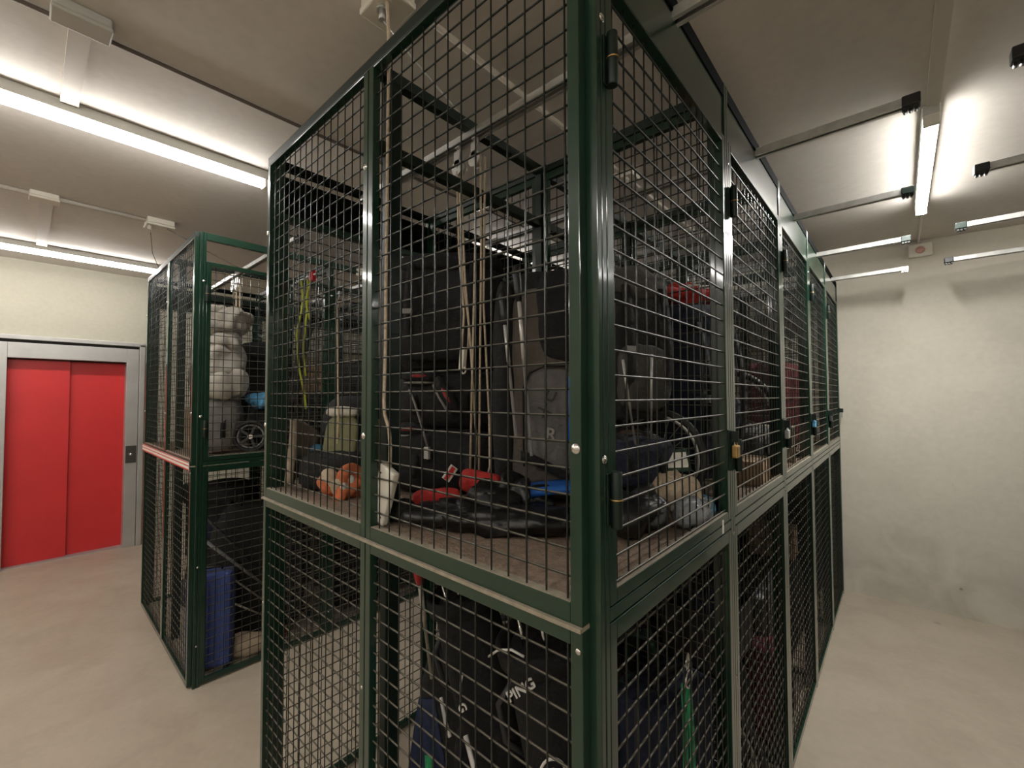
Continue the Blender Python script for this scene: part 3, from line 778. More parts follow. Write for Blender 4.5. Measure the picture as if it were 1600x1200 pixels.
# tall travel bag at the partition, grey centre, black flap, printed marks
t = thing('ski_bag', 'tall padded black and grey travel bag standing upright behind the mesh beside the corner post', 'bag', (-.55, .60, SH), (R(-3), 0, R(40)))
link('body', MB().blob((0, .01, .42), (.40, .22, .86), (3.4, 3.4), None, .012, 3, 4, 60, 44, True, .006), 'f_char', t)
link('side_panel', MB().blob((-.155, -.035, .42), (.10, .17, .78), (3, 2.6), None, .012, 4, 8, 30, 34, False, .012), 'f_black', t)
link('centre_panel', MB().blob((-.02, -.06, .41), (.27, .12, .72), (4, 3.2), None, .008, 3, 5, 44, 40, False, .004), 'f_taupe', t)
link('front_pocket', MB().blob((.005, -.095, .30), (.19, .08, .36), (4, 3.2), None, .005, 4, 6, 40, 30, False, .004), 'f_mgrey', t)
link('pocket_piping', MB().tube([(-.09, -.128, .14), (-.092, -.132, .40), (-.07, -.134, .455), (-.02, -.136, .478), (.06, -.134, .478)], .0035, 6), 'f_black', t)
link('flap', MB().blob((.045, -.088, .66), (.18, .11, .34), (3.4, 2.8), None, .008, 4, 7, 40, 30, False, .006), 'f_black', t)
link('blue_piping', MB().tube([(.062, -.140, .22), (.066, -.143, .33), (.066, -.141, .44)], .005, 6), 'p_blue', t)
bs = MB().sheet(lambda u, v: (-.10 + u * .2, -.134 - .006 * math.sin(u * 3), .175 - .10 * u ** 1.3 + (v - .5) * .035), 12, 2, .004)
link('lower_strap', bs, 'f_black', t)
F = Matrix.Translation((.045, -.139, .345)) @ Matrix.Rotation(R(90), 4, 'X')
text_mesh('U', .055, 'mark_k', t, Matrix.Translation((.0, -.144, .375)) @ Matrix.Rotation(R(90), 4, 'X') @ Matrix.Rotation(R(-25), 4, 'Z'))
text_mesh('X', .055, 'mark_k', t, Matrix.Translation((-.018, -.144, .325)) @ Matrix.Rotation(R(90), 4, 'X') @ Matrix.Rotation(R(25), 4, 'Z'))
text_mesh('R', .06, 'p_grey2', t, Matrix.Translation((.0, -.1395, .245)) @ Matrix.Rotation(R(90), 4, 'X') @ Matrix.Rotation(R(-8), 4, 'Z'))
pole('silver telescopic pole leaning on the tall travel bag, right one of the two', (-.455, .385, 1.565), (-.526, .395, 2.18), 'silver')
pole('silver telescopic pole leaning on the tall travel bag, left one of the two', (-.519, .385, 1.62), (-.592, .395, 2.11), 'silver')

# red padded rolls, black fabric, blue pad on the shelf
def redroll(label, p0, p1, r, seed):
    p0, p1 = Vector(p0), Vector(p1); d = p1 - p0
    t = thing('padded_roll', label, 'roll', p0); t.rotation_euler = d.to_track_quat('Z', 'Y').to_euler(); L = d.length
    link('padding', MB().blob((0, 0, L / 2), (r * 2, r * 2, L), (4.5, 2.2), None, .006, 8, seed, 30, 30, False, .004), 'f_red', t)
    link('end_tab', MB().sheet(lambda u, v: (-.012 + v * .024, -.01, L - .01 + u * .03), 3, 1, .004), 'f_white', t)
redroll('red padded roll lying lower on the shelf, end pointing left', (-.775, .165, SH + .042), (-.675, .285, SH + .048), .038, 1)
redroll('red padded roll lying behind and above the other red one', (-.735, .345, SH + .10), (-.60, .40, SH + .075), .040, 2)
cloth_heap('crumpled black fabric spread over the shelf in front of the red rolls', (-.475, .235, SH), .54, .19, .08, 'nylon', 30, 5, name='black_fabric', ridge=.05, e=(2.2, 2.6))
cloth_heap('black fabric gathered against the tall travel bag', (-.50, .345, SH), .26, .14, .125, 'nylon', 35, 9, name='black_fabric', ridge=.045)
cloth_heap('black strap end and cloth lying at the left of the black fabric', (-.72, .13, SH), .26, .09, .05, 'f_black', 32, 12, name='black_fabric', ridge=.02)
t = tag(link('foam_pad', MB().sheet(lambda u, v: (-.02 + u * .25, v * .12, .010 * math.sin(u * 2.5)), 10, 4, .02), 'p_blue', None, (-.43, .345, SH + .085), R(50)), 'bright blue flat pad lying on the black fabric', 'pad')

# big black packs stacked at the left
t = bag_back('large black framed backpack standing high behind the ropes, grey side pocket at its left', (-1.02, .53, SH + .46), .50, .28, .50, 'f_char', 'f_black', 38, 21)
link('side_pocket', MB().blob((-.25, -.12, .26), (.10, .12, .36), (3, 2.6), None, .01, 5, 3, 24, 24), 'f_lgrey', t)
bag_duffel('black equipment bag at the bottom of the dark pile behind the socket block', (-.98, .50, SH), .52, .34, .26, 'f_black', rz=38, seed=31)
bag_duffel('black bag lying between the backpack and the lower equipment bag', (-1.0, .52, SH + .235), .50, .32, .25, 'f_black', rz=33, seed=33)
for k, (p, a, lb) in enumerate([((-.99, .355, 1.80), 10, 'upper red and white shoe in the dark pile'), ((-1.03, .34, 1.595), 5, 'lower red and white shoe in the dark pile'), ((-.855, .345, 1.74), 60, 'red and white shoe set on end at the right of the dark pile')]):
    t = thing('shoe', lb, 'shoe', p, (0, R(a if k == 2 else 0), R(38)))
    link('upper', MB().blob((0, 0, .03), (.16, .07, .05), (2.3, 2.2), None, .006, 9, k, 26, 14), 'f_black', t)
    link('stripe', MB().blob((.0, -.014, .032), (.075, .058, .016), (2.6, 2.4), None, .003, 9, k, 20, 10), 'f_maroon2', t)
    link('sole', MB().blob((0, 0, .006), (.13, .072, .011), (2.8, 3), None, 0, 3, 1, 26, 8), 'f_lgrey', t)
t = thing('strap', 'thin silver edged strap dangling over the dark pile', 'strap', (-.93, .33, 1.5))
link('webbing', MB().tube([(-.10, 0, .28), (-.05, -.01, .23), (0, -.005, .12), (.02, 0, .06)], .005, 6), 'f_lgrey', t)
link('buckle', MB().box(.008, .034, -.01, .002, .02, .065), 'galv', t, bevel=.002)
t = thing('luggage_tag', 'small red and white tag hanging on the black equipment bag', 'tag', (-.83, .37, 1.47), (0, R(35), R(38)))
link('card', MB().box(-.016, .016, -.003, .003, -.03, .03), 'f_white', t, bevel=.002)
link('stripe', MB().box(-.008, .008, -.0045, -.0031, -.027, .027), 'p_red', t)

# the lifting tackle of the first rail
t = rails[0]
def tackle(par, x, z_top=-.013, slim=False):
    h = MB(); h.box(x - .0125, x + .0125, -.002, .002, z_top - .055, z_top + .002).box(x - .012, x + .012, -.014, .014, z_top - .006, z_top)
    link('bracket', h, 'galv', par, bevel=.001)
    k = MB(); k.cyl((x, -.014, z_top - .082), (x, -.0105, z_top - .082), .030, 20).cyl((x, .0105, z_top - .082), (x, .014, z_top - .082), .030, 20).cyl((x, -.017, z_top - .082), (x, .017, z_top - .082), .005, 10)
    k.add([(x - .02, s * .0122 - .0016, z_top - .035) for s in (-1, 1)] + [(x + .02, s * .0122 - .0016, z_top - .035) for s in (-1, 1)] + [(x - .02, s * .0122 - .0016, z_top - .09) for s in (-1, 1)], [])
    k.box(x - .016, x + .016, -.014, -.0105, z_top - .082, z_top - .02).box(x - .016, x + .016, .0105, .014, z_top - .082, z_top - .02)
    pl = link('pulley', k, 'galv', par, bevel=.001)
    link('sheave', MB().cyl((x, -.009, z_top - .082), (x, .009, z_top - .082), .024, 20), 'plastic_w', pl)
def rope_mb(pts, r=.0042): return MB().tube(pts, r, 7)
Z0 = 2.73
tackle(t, -.75); tackle(t, -.845)
for k, pts in enumerate([
    [(-.738, -.016, 2.64), (-.738, -.016, 2.3), (-.752, -.016, 1.9), (-.766, -.016, 1.46)],
    [(-.728, .0, 2.65), (-.724, .0, 2.3), (-.728, .0, 2.0), (-.736, .0, 1.46)],
    [(-.719, .016, 2.64), (-.732, .02, 2.1), (-.702, .02, 1.66), (-.700, .02, 1.5), (-.712, .02, 1.46)],
    [(-.83, .0, 2.64), (-.828, .0, 2.45), (-.812, .0, 2.2), (-.784, .0, 1.98), (-.75, .0, 1.6), (-.756, .0, 1.46)],
    [(-.845, -.012, 2.62), (-.832, -.012, 2.3), (-.806, -.01, 2.06), (-.818, -.01, 1.93)],
    [(-.858, .012, 2.64), (-.852, .012, 2.45), (-.836, .012, 2.2), (-.800, .01, 2.02), (-.806, .01, 1.93)]]):
    link('rope', rope_mb([(x, y, z - Z0) for x, y, z in pts]), 'rope', t)
link('hook', MB().obox((-.812, -.01, 1.895 - Z0), (.024, .018, .085), RM(0, 6, 0)).ring((-.808, -.01, 1.85 - Z0), (0, 1, 0), .012, .004, 14, 6), 'plastic_w', t, bevel=.005)
tag(link('steel_cable', MB().tube([(-.815, .072, 2.975), (-.80, .18, 2.9), (-.765, .40, 2.765), (-.76, .425, 2.748)], .003, 6), 'galv'), 'thin steel cable slanting from the ceiling box down to the first lifting rail', 'cable')

# west half: child car seat, orange cloth, hanging straps
t = thing('child_seat', 'child car seat with beige shells and an olive cushion in the first locker', 'car seat', (-1.375, .235, SH), R(38)); t.scale = (.86, .86, .86)
def shell(s):
    def fn(u, v):
        a = -.35 + u * 2.2
        return (s * (.19 + .03 * math.sin(v * PI)), -.14 + .22 * v + .03 * math.sin(a), .03 + .31 * u ** .8 * (1 - .25 * v) + .02 * math.sin(v * PI))
    return fn
for s in (-1, 1):
    b = MB().sheet(shell(s), 14, 10, .035); link('side_shell', b, 'f_beige' if False else 'plastic_seat' if 'plastic_seat' in M else 'f_lgrey', t)
link('seat_base', MB().blob((0, .0, .09), (.37, .34, .19), (3.6, 3), None, .01, 5, 2, 40, 22, True, .01), 'f_black', t)
link('backrest', MB().blob((0, .12, .25), (.34, .10, .40), (3.5, 3), RM(-10), .008, 5, 3, 36, 26), 'f_char', t)
link('cushion', MB().blob((.0, -.02, .235), (.165, .05, .235), (3.6, 3.2), RM(-14), .004, 5, 4, 36, 26), 'f_olive', t)
link('headrest', MB().blob((.0, -.01, .37), (.16, .06, .05), (3, 2.6), RM(-14), .006, 7, 5, 30, 14), 'f_white', t)
link('harness', MB().sheet(lambda u, v: (.09 + (v - .5) * .03 + .03 * u, -.05 + .09 * u, .10 + .30 * u), 10, 1, .004), 'f_grey', t)
oc = cloth_heap('crumpled orange cloth with pale patches lying in front of the child seat', (-1.175, .125, SH), .15, .09, .10, 'f_orange', 38, 17, name='orange_cloth', cat='cloth', ridge=.04)
link('pale_patch', MB().blob((-.015, -.02, .052), (.07, .055, .07), (2.2, 2.0), None, .02, 9, 3, 30, 18, False, .03), 'f_beige', oc)
link('pale_patch', MB().blob((.035, -.015, .06), (.05, .05, .06), (2.2, 2.0), None, .02, 9, 8, 30, 18, False, .03), 'f_white', oc)
t = thing('hanging_strap', 'yellow green webbing straps hanging in the left part of the first locker', 'strap', (-1.44, .12, 2.2))
for k, (x, z0, z1, dx) in enumerate([(-.10, .06, -.20, -.015), (-.055, .06, -.36, .02), (-.02, .06, -.12, .0), (-.12, -.15, -.5, .06)]):
    link('strap_end', MB().sheet(lambda u, v: (x + dx * u + (v - .5) * .016, .01 * math.sin(u * 5 + k), z0 + (z1 - z0) * u), 14, 1, .003), 'f_lime', t)
link('padlock_body', MB().box(.0, .03, -.01, .01, .04, .085), 'p_red', t, bevel=.004)
link('bar', MB().cyl((-.16, 0, .065), (.05, 0, .065), .004, 8), 'galv', t)
t = thing('pull_cord', 'thin pale cord hanging straight down in the left part of the first locker', 'cord', (-1.36, .2, 1.75))
link('cord', MB().tube([(-.01, 0, .42), (0, 0, .2), (.012, 0, -.1), (.0, 0, -.3)], .004, 6), 'rope', t)
t = thing('drawstring_pouch', 'dark red pouch hanging high beside the intermediate post', 'pouch', (-1.13, .28, 1.98), R(38))
link('pouch', MB().blob((0, 0, 0), (.13, .06, .13), (2.4, 1.7), None, .012, 8, 3, 30, 20, False, .02), 'f_pink', t)
link('drawstring', MB().ring((0, 0, .062), (0, 0, 1), .022, .003, 16, 6), 'f_grey', t)
t = tag(link('paper_stack', MB().box(-.09, .09, -.06, .06, 0, .012).box(-.08, .085, -.055, .06, .013, .02).box(-.09, .08, -.06, .05, .021, .03), 'paper', None, (-1.28, .36, 2.275), R(30), bevel=.001), 'white papers on top of the dark pile behind the intermediate post', 'papers')
bag_back('black rucksack standing behind the child seat', (-1.28, .60, SH), .40, .24, .78, 'f_black', 'f_char', 30, 44)
carton('dark blue carton on top of the rucksack behind the child seat', (-1.29, .60, SH + .83), .26, .2, .06, 'f_navy', 30, tape=False)
cloth_heap('sky blue and white plastic bag by the rear left post of the first locker', (-1.50, .20, SH + .0), .10, .10, .16, 'f_sky', 10, 23, name='plastic_bag', cat='bag', ridge=.03)
bag_duffel('black duffel bag at the back left of the first locker', (-1.46, .70, SH), .20, .24, .5, 'f_char', rz=0, seed=51)

# right side, just inside the first door
cloth_heap('black plastic bag lying low behind the bottom of the first door', (-.17, .47, SH), .24, .18, .13, 'nylon', 60, 27, name='plastic_bag', cat='bag', ridge=.035)
cloth_heap('cream cloth crumpled behind the bottom of the first door', (-.125, .665, SH), .17, .13, .17, 'f_beige', 75, 29, name='cream_cloth', ridge=.035)
t = thing('wrapped_bottles', 'clear plastic pack with blue labels lying at the bottom right of the first door', 'pack', (-.055, .66, SH), R(90))
link('wrap', MB().blob((0, 0, .04), (.24, .085, .08), (2.6, 2.2), None, .008, 9, 3, 40, 18, True, .012), 'clear', t)
link('label_band', MB().tube([(.045, 0, .04), (.08, 0, .04)], .036, 16), 'f_sky', t)
link('label_band', MB().tube([(-.0, 0, .04), (.035, 0, .04)], .034, 16), 'f_navy', t)
link('bottle', MB().tube([(-.11, 0, .035), (-.085, 0, .035), (-.05, 0, .035), (-.005, 0, .035)], [.01, .012, .03, .03], 14), 'p_grey', t)
cloth_heap('sky blue cap end showing beside the right stile of the first door', (-.05, .79, SH), .04, .05, .05, 'f_sky', 0, 3, name='bottle_cap', cat='cap', ridge=.0)
bag_duffel('navy blue bag resting on the black plastic bag inside the first door', (-.23, .60, SH + .10), .30, .16, .16, 'f_navy', rz=70, seed=61)
t = thing('paperback_book', 'small green and white book standing over the cream cloth', 'book', (-.115, .68, SH + .145), (R(-20), 0, R(55)))
link('cover', MB().box(-.05, .05, -.008, .008, 0, .07), 'f_dgreen', t, bevel=.001)
link('page_block', MB().box(-.042, .042, -.009, -.0082, .012, .06), 'paper', t)
wheel('small spoked wheel standing against the partition of the first locker', (-.225, .795, SH + .172), .155, (0, 0, 0))
t = bag_back('grey rucksack with dangling straps inside the first door', (-.275, .70, SH + .27), .30, .14, .52, 'f_char', 'f_grey', 65, 71)
bag_duffel('brown holdall under the grey rucksack inside the first door', (-.30, .70, SH), .28, .18, .27, 'f_brown', rz=65, seed=73)
for k, (p0, p1) in enumerate([((-.18, .55, 1.56), (-.20, .50, 1.86)), ((-.17, .62, 1.55), (-.155, .60, 1.88))]):
    pole(['thin rod leaning inside the first door, nearer the corner post', 'thin rod leaning inside the first door, farther from the corner post'][k], p0, p1, 'galv', 'metal_rod', 'rod', grip=0, r=.004)
# ------------------------------------------------------------------ first locker, floor level: golf bags
def golf_bag(label, p0, p1, r, m, seed, heads=6):
    p0, p1 = Vector(p0), Vector(p1); d = p1 - p0; L = d.length
    t = thing('golf_bag', label, 'golf bag', p0); t.rotation_euler = d.to_track_quat('Z', 'Y').to_euler()
    link('body', MB().blob((0, 0, L / 2), (2 * r, 2 * r * .9, L), (7, 2.3), None, .012, 4, seed, 44, 36, False, .008), m, t)
    link('top_cuff', MB().lathe([(r * .80, L - .05), (r * 1.02, L - .04), (r * 1.05, L + .01), (r * .98, L + .02), (r * .9, L + .015), (r * .88, L - .03)], n=28), 'f_black', t)
    link('ball_pocket', MB().blob((.0, -r * .92, L * .34), (r * 1.5, r * .8, L * .36), (3.6, 3), None, .008, 6, seed + 2, 30, 20, False, .008), 'f_black', t)
    link('handle', MB().tube([(-r * .3, -r * .86, L * .86), (-r * .3, -r * 1.25, L * .8), (-r * .3, -r * 1.25, L * .68), (-r * .3, -r * .86, L * .62)], .011, 8), 'p_dgrey', t)
    rr = random.Random(seed)
    for k in range(heads):
        a = 2 * PI * k / heads; x, y = r * .5 * math.cos(a), r * .5 * math.sin(a); h = L + .06 + rr.random() * .10
        b = MB().cyl((x, y, L - .1), (x, y, h), .005, 8)
        c = link('club_shaft', b, 'chrome', t)
        link('club_head', MB().blob((x + .02, y, h + .02), (.09, .045, .05), (2.4, 2.4), RM(0, rr.random() * 40, rr.random() * 360), 0, 3, 1, 18, 10), 'galv' if k % 2 else 'plastic_b', c)
    return t
gb = golf_bag('black golf bag with white lettering leaning in the lower first locker beside the corner post', (-.30, .56, .03), (-.44, .42, 1.0), .145, 'f_black', 5)
gb2 = golf_bag('black golf bag leaning left of the lettered one in the lower first locker', (-.64, .60, .03), (-.83, .43, 1.02), .13, 'f_black', 9)
def on_bag(par, world, sz, s, m, roll_, nrm=(.62, -.76, .15)):
    n = Vector(nrm).normalized(); x = Vector((0, 0, 1)).cross(n).normalized(); y = n.cross(x)
    rot = Matrix((x, y, n)).transposed().to_4x4() @ Matrix.Rotation(R(roll_), 4, 'Z')
    bpy.context.view_layer.update()
    return text_mesh(s, sz, m, par, par.matrix_world.inverted() @ (Matrix.Translation(world) @ rot), th=.003)
bpy.context.view_layer.update()
on_bag(gb, (-.355, .215, .975), .036, 'PING', 'mark_w', 30)
on_bag(gb2, (-.61, .235, .80), .034, 'G', 'mark_w', -60)
def curve_mark(par, pts, r, m='mark_w', name='printed_line'):
    mi = par.matrix_world.inverted(); link(name, MB().tube([mi @ Vector(p) for p in pts], r, 6), m, par)
curve_mark(gb, [(-.47, .21, 1.02), (-.43, .205, 1.055), (-.38, .205, 1.075), (-.34, .21, 1.07)], .0035)
curve_mark(gb2, [(-.60, .22, .83), (-.594, .215, .89), (-.585, .213, .92)], .0032)
curve_mark(gb2, [(-.73, .25, .77), (-.69, .235, .72), (-.66, .23, .69)], .006)
curve_mark(gb, [(-.60, .24, .72), (-.55, .225, .67), (-.50, .215, .61), (-.47, .215, .58)], .008)
mi = gb.matrix_world.inverted()
r_ = MB()
cc = Vector((-.265, .235, .80)); n_ = Vector((.62, -.76, .1)).normalized()
r_.ring(cc, n_, .032, .004, 24, 6); r_.cyl(cc, cc + n_ * .004, .012, 12)
r_.v = [tuple(mi @ Vector(v)) for v in r_.v]
link('round_badge', r_, 'mark_w', gb)
t = thing('towel', 'navy blue towel hanging down beside the left golf bag', 'towel', (-.70, .17, .40), R(38))
link('cloth', MB().sheet(lambda u, v: ((v - .5) * (.05 + .13 * u), -.012 * math.sin(v * 14) * u + .03 * u, .42 * (1 - u)), 20, 18, .008), 'f_towel', t)
t = tag(link('green_strap', MB().sheet(lambda u, v: ((v - .5) * .022, .006 * math.sin(u * 6), .28 * (1 - u)), 12, 1, .004), 'f_green', None, (-.665, .15, .40), R(38)), 'short bright green strap beside the navy towel', 'strap')
t = pole('white shafted stick with a red grip standing in the lower first locker', (-.92, .36, .70), (-.905, .28, 1.16), 'f_white', 'garden_brush', 'stick', .09, .009, 'p_red')
bag_duffel('big black holdall on the floor behind the golf bags', (-1.05, .68, 0), .5, .24, .62, 'f_black', rz=10, seed=91)
suitcase('tall dark blue suitcase standing at floor level behind the first lower panel', (-.16, .68, 0), .30, .18, .86, 'f_navy', 80)
bag_back('blue denim backpack standing between the suitcase and the golf bag', (-.17, .36, 0), .26, .18, .62, 'f_navy', 'f_blue', 70, 95)
pole('pale wooden broomstick standing behind the corner post in the lower locker', (-.16, .20, 0), (-.215, .285, 1.22), 'wood', 'broomstick', 'stick', 0, .011)
t = thing('webbing_strap', 'bright green webbing strap hanging from a metal hook behind the first lower panel', 'strap', (-.035, .54, .66))
link('webbing', MB().sheet(lambda u, v: (.008 * math.sin(u * 5), (v - .5) * .030, .30 - .62 * u), 16, 1, .004), 'f_green', t)
link('webbing', MB().sheet(lambda u, v: (-.02 + .004 * math.sin(u * 5), .014 + (v - .5) * .03, .30 - .50 * u), 16, 1, .004), 'f_green', t)
link('hook', MB().ring((.0, .0, .325), (1, 0, 0), .022, .0035, 18, 6).ring((.0, -.008, .375), (1, .2, 0), .02, .003, 18, 6), 'chrome', t)

# ------------------------------------------------------------------ the other lockers
NB = [None, 'second', 'third', 'fourth', 'fifth']
def place(fn, label, x, y, z, *a, **k): return fn(label, (x, y, z), *a, **k)
# front cage, shelf level
X = .0
place(bag_back, 'dark blue rucksack with a red lid standing in the second locker of the front cage', -.27, 1.19, SH, .40, .28, .74, 'f_navy', 'f_navy', 70, 101)
t = thing('red_jacket', 'red and white jacket lying on the dark blue rucksack in the second locker', 'jacket', (-.29, 1.19, SH + .76), R(60))
link('cloth', MB().blob((0, 0, .04), (.34, .24, .09), (2.4, 2.2), None, .02, 8, 4, 50, 24, False, .03), 'f_red', t)
link('lining', MB().blob((.05, -.03, .055), (.2, .16, .075), (2.4, 2.2), None, .02, 9, 6, 30, 16, False, .02), 'f_white', t)
place(bag_duffel, 'black kit bag deep in the second locker of the front cage', -.72, 1.20, SH, .44, .38, .34, 'f_black', rz=15, seed=103)
place(bag_back, 'charcoal rucksack on top of the black kit bag in the second locker', -.72, 1.22, SH + .34, .42, .28, .50, 'f_char', 'f_black', 30, 105)
place(suitcase, 'dark grey suitcase standing at the left of the second locker', -1.25, 1.25, SH, .50, .26, .70, 'p_dgrey', 12)
place(carton, 'brown carton lying on the dark grey suitcase in the second locker', -1.25, 1.25, SH + .735, .40, .26, .14, 'card', 12)
place(carton, 'small carton on the shelf edge of the second locker of the front cage', -.12, 1.52, SH, .16, .26, .10, 'card', 4)
bicycle('bicycle stored on the shelf across the third locker of the front cage', (-.80, 2.12, SH), 4, 'p_red', .27)
place(bag_duffel, 'grey sports bag in the third locker behind the silver padlock', -.20, 1.93, SH, .30, .22, .22, 'f_grey', rz=80, seed=111)
place(carton, 'pale carton on the shelf of the third locker of the front cage', -.17, 2.36, SH, .22, .24, .20, 'card2', 8)
place(bag_back, 'black rucksack at the back left of the third locker', -1.30, 2.36, SH, .42, .24, .66, 'f_black', 'f_char', 20, 113)
place(bag_duffel, 'dark green tent bag in the third locker', -.75, 2.39, SH, .60, .20, .20, 'f_dgreen', rz=3, seed=115)
place(suitcase, 'maroon suitcase standing in the fourth locker of the front cage', -.28, 2.98, SH, .42, .25, .62, 'f_maroon', 85)
place(bag_duffel, 'black kit bag in the middle of the fourth locker of the front cage', -.80, 2.96, SH, .50, .42, .40, 'f_black', rz=20, seed=121)
place(carton, 'large brown carton in the fourth locker of the front cage', -1.30, 2.96, SH, .44, .50, .52, 'card', 5)
place(bag_back, 'navy rucksack on the black kit bag in the fourth locker', -.80, 2.98, SH + .42, .40, .26, .42, 'f_navy', 'f_black', 25, 123)
place(carton, 'tall pale carton in the fifth locker of the front cage', -.35, 3.82, SH, .34, .40, .60, 'card2', 6)
place(bag_duffel, 'grey duffel bag in the fifth locker of the front cage', -.90, 3.80, SH, .56, .40, .34, 'f_grey', rz=10, seed=131)
place(suitcase, 'blue suitcase in the fifth locker of the front cage', -1.33, 3.82, SH, .44, .26, .66, 'f_blue', 80)
# front cage, floor level
bicycle('child bicycle standing at floor level in the second locker of the front cage', (-.72, 1.18, 0), 6, 'f_dgreen', .28)
place(bag_duffel, 'black holdall at floor level in the second locker of the front cage', -.27, 1.50, 0, .30, .28, .55, 'f_black', rz=85, seed=141)
place(bag_back, 'black rucksack at floor level at the left of the second locker', -1.30, 1.46, 0, .42, .28, .80, 'f_black', 'f_char', 10, 143)
place(crate, 'dark grey crate stacked on the black holdall in the second lower locker', -.28, 1.45, .58, .36, .30, .24, 'p_dgrey', 88)
place(suitcase, 'dark grey suitcase at floor level in the third locker of the front cage', -.25, 2.12, 0, .50, .28, .72, 'p_dgrey', 86)
place(bag_duffel, 'charcoal kit bag at floor level in the third locker', -.85, 2.12, 0, .50, .50, .60, 'f_char', rz=0, seed=151)
place(carton, 'brown carton on the charcoal kit bag in the third lower locker', -.85, 2.12, .62, .44, .40, .34, 'card', 8)
place(bag_back, 'dark red rucksack at floor level by the third door side', -.14, 1.87, .0, .2, .16, .5, 'f_maroon', 'f_maroon', 80, 153)
place(crate, 'black crate at floor level at the left of the third locker', -1.33, 2.12, 0, .40, .56, .50, 'plastic_b', 0)
place(bag_duffel, 'black holdall at floor level in the fourth locker of the front cage', -.30, 2.95, 0, .56, .36, .60, 'f_black', rz=88, seed=161)
place(suitcase, 'black suitcase at floor level in the fourth locker', -.85, 2.97, 0, .50, .30, .80, 'p_dgrey', 10)
place(carton, 'brown box on the black holdall in the fourth lower locker', -.30, 2.95, .62, .28, .22, .20, 'card', 4)
place(crate, 'grey crate at floor level at the left of the fourth locker', -1.33, 2.97, 0, .40, .56, .60, 'p_grey', 0)
place(suitcase, 'navy suitcase at floor level in the fifth locker of the front cage', -.30, 3.82, 0, .56, .30, .90, 'f_navy', 86)
place(bag_duffel, 'charcoal kit bag at floor level in the fifth locker', -.95, 3.82, 0, .6, .5, .8, 'f_char', rz=0, seed=171)

# ------------------------------------------------------------------ cage at left
SX = -2.79
t = thing('bedding_stack', 'pile of white folded bedding behind the door of the cage at left', 'bedding', (SX - .30, .225, SH + .36), R(62))
for k, (zz, hh, ww, m) in enumerate([(.0, .22, .29, 'f_white'), (.17, .24, .22, 'f_white'), (.36, .12, .24, 'f_white'), (.44, .22, .28, 'f_white')]):
    link('folded_layer', MB().blob((rnd.uniform(-.02, .02), 0, zz + hh / 2), (ww, .30, hh), (2.8, 2.6), RM(rnd.uniform(-6, 6), rnd.uniform(-9, 9), rnd.uniform(-14, 14)), .05, 4, k + 40, 54, 28, False, .05), m, t)
bag_duffel('pale grey soft bag under the white bedding in the cage at left', (SX - .30, .215, SH), .27, .26, .37, 'f_lgrey', rz=62, seed=181)
t = thing('stroller_wheel', 'black spoked stroller wheel behind the door of the cage at left', 'wheel', (SX - .12, .355, SH + .115), (0, 0, R(62)))
link('tyre', MB().ring((0, 0, 0), (0, 1, 0), .098, .015, 36, 8), 'rubber', t)
link('rim', MB().ring((0, 0, 0), (0, 1, 0), .078, .006, 30, 6), 'p_grey', t)
s_ = MB()
for k in range(5): s_.obox((.04 * math.cos(k * 1.257), 0, .04 * math.sin(k * 1.257)), (.08, .012, .016), RM(0, -k * 72, 0))
link('spokes', s_, 'p_dgrey', t); link('hub', MB().cyl((0, -.02, 0), (0, .02, 0), .016, 14), 'chrome', t)
bag_duffel('dark folded stroller hood behind the wheel in the cage at left', (SX - .34, .56, SH), .30, .30, .30, 'f_char', rz=20, seed=183)
cloth_heap('sky blue plastic bag lying on the dark stroller hood in the cage at left', (SX - .26, .49, SH + .30), .22, .2, .12, 'f_sky', 20, 37, name='plastic_bag', cat='bag')
bag_back('black rucksack at the back of the first locker of the cage at left', (SX - .62, .60, SH), .42, .28, .80, 'f_black', 'f_char', 60, 185)
t = rails[0]
t2 = [o for o in bpy.data.objects if o.name.startswith('bike_lift_rail') and o.parent is None and o.get('label', '').startswith('galvanised lifting rail with ropes in the front locker')][0]
tackle(t2, -3.50); tackle(t2, -3.60)
for pts in ([(-3.49, -.01, -.10), (-3.49, -.01, -.40), (-3.51, -.01, -.72)], [(-3.475, .01, -.10), (-3.48, .01, -.5), (-3.47, .01, -.76)], [(-3.60, 0, -.10), (-3.55, 0, -.5), (-3.52, 0, -.66)]):
    link('rope', rope_mb(pts, .007), 'rope', t2)
t = thing('paper_label', 'white printed label hanging on the rope in the cage at left', 'label', (-3.43, .395, 2.15), (0, R(12), R(55)))
link('card', MB().box(-.075, -.004, -.002, .002, -.035, .035).box(.004, .085, -.002, .002, -.035, .035), 'paper', t, bevel=.001)
link('print_line', MB().box(-.06, -.02, -.0032, -.0021, -.016, -.010).box(.018, .07, -.0032, -.0021, .008, .014).box(.018, .06, -.0032, -.0021, -.012, -.006), 'p_grey', t)
ski_pair('dark skis leaning inside the first locker of the cage at left', (SX - .50, .70, SH), (SX - .25, .78, 2.30), 'p_dgrey')
# behind its end face (west half)
cloth_heap('pale grey coat bundle behind the left end of the far cage, upper tier', (SX - .85, .30, SH + .30), .34, .26, .62, 'f_lgrey', 30, 41, name='coat_bundle', cat='coat')
carton('white carton under the coat bundle in the far cage', (SX - .85, .30, SH), .34, .26, .30, 'card2', 30)
bag_duffel('blue and black bag behind the left end of the far cage, upper tier', (SX - 1.30, .50, SH), .34, .3, .30, 'f_navy', rz=0, seed=191)
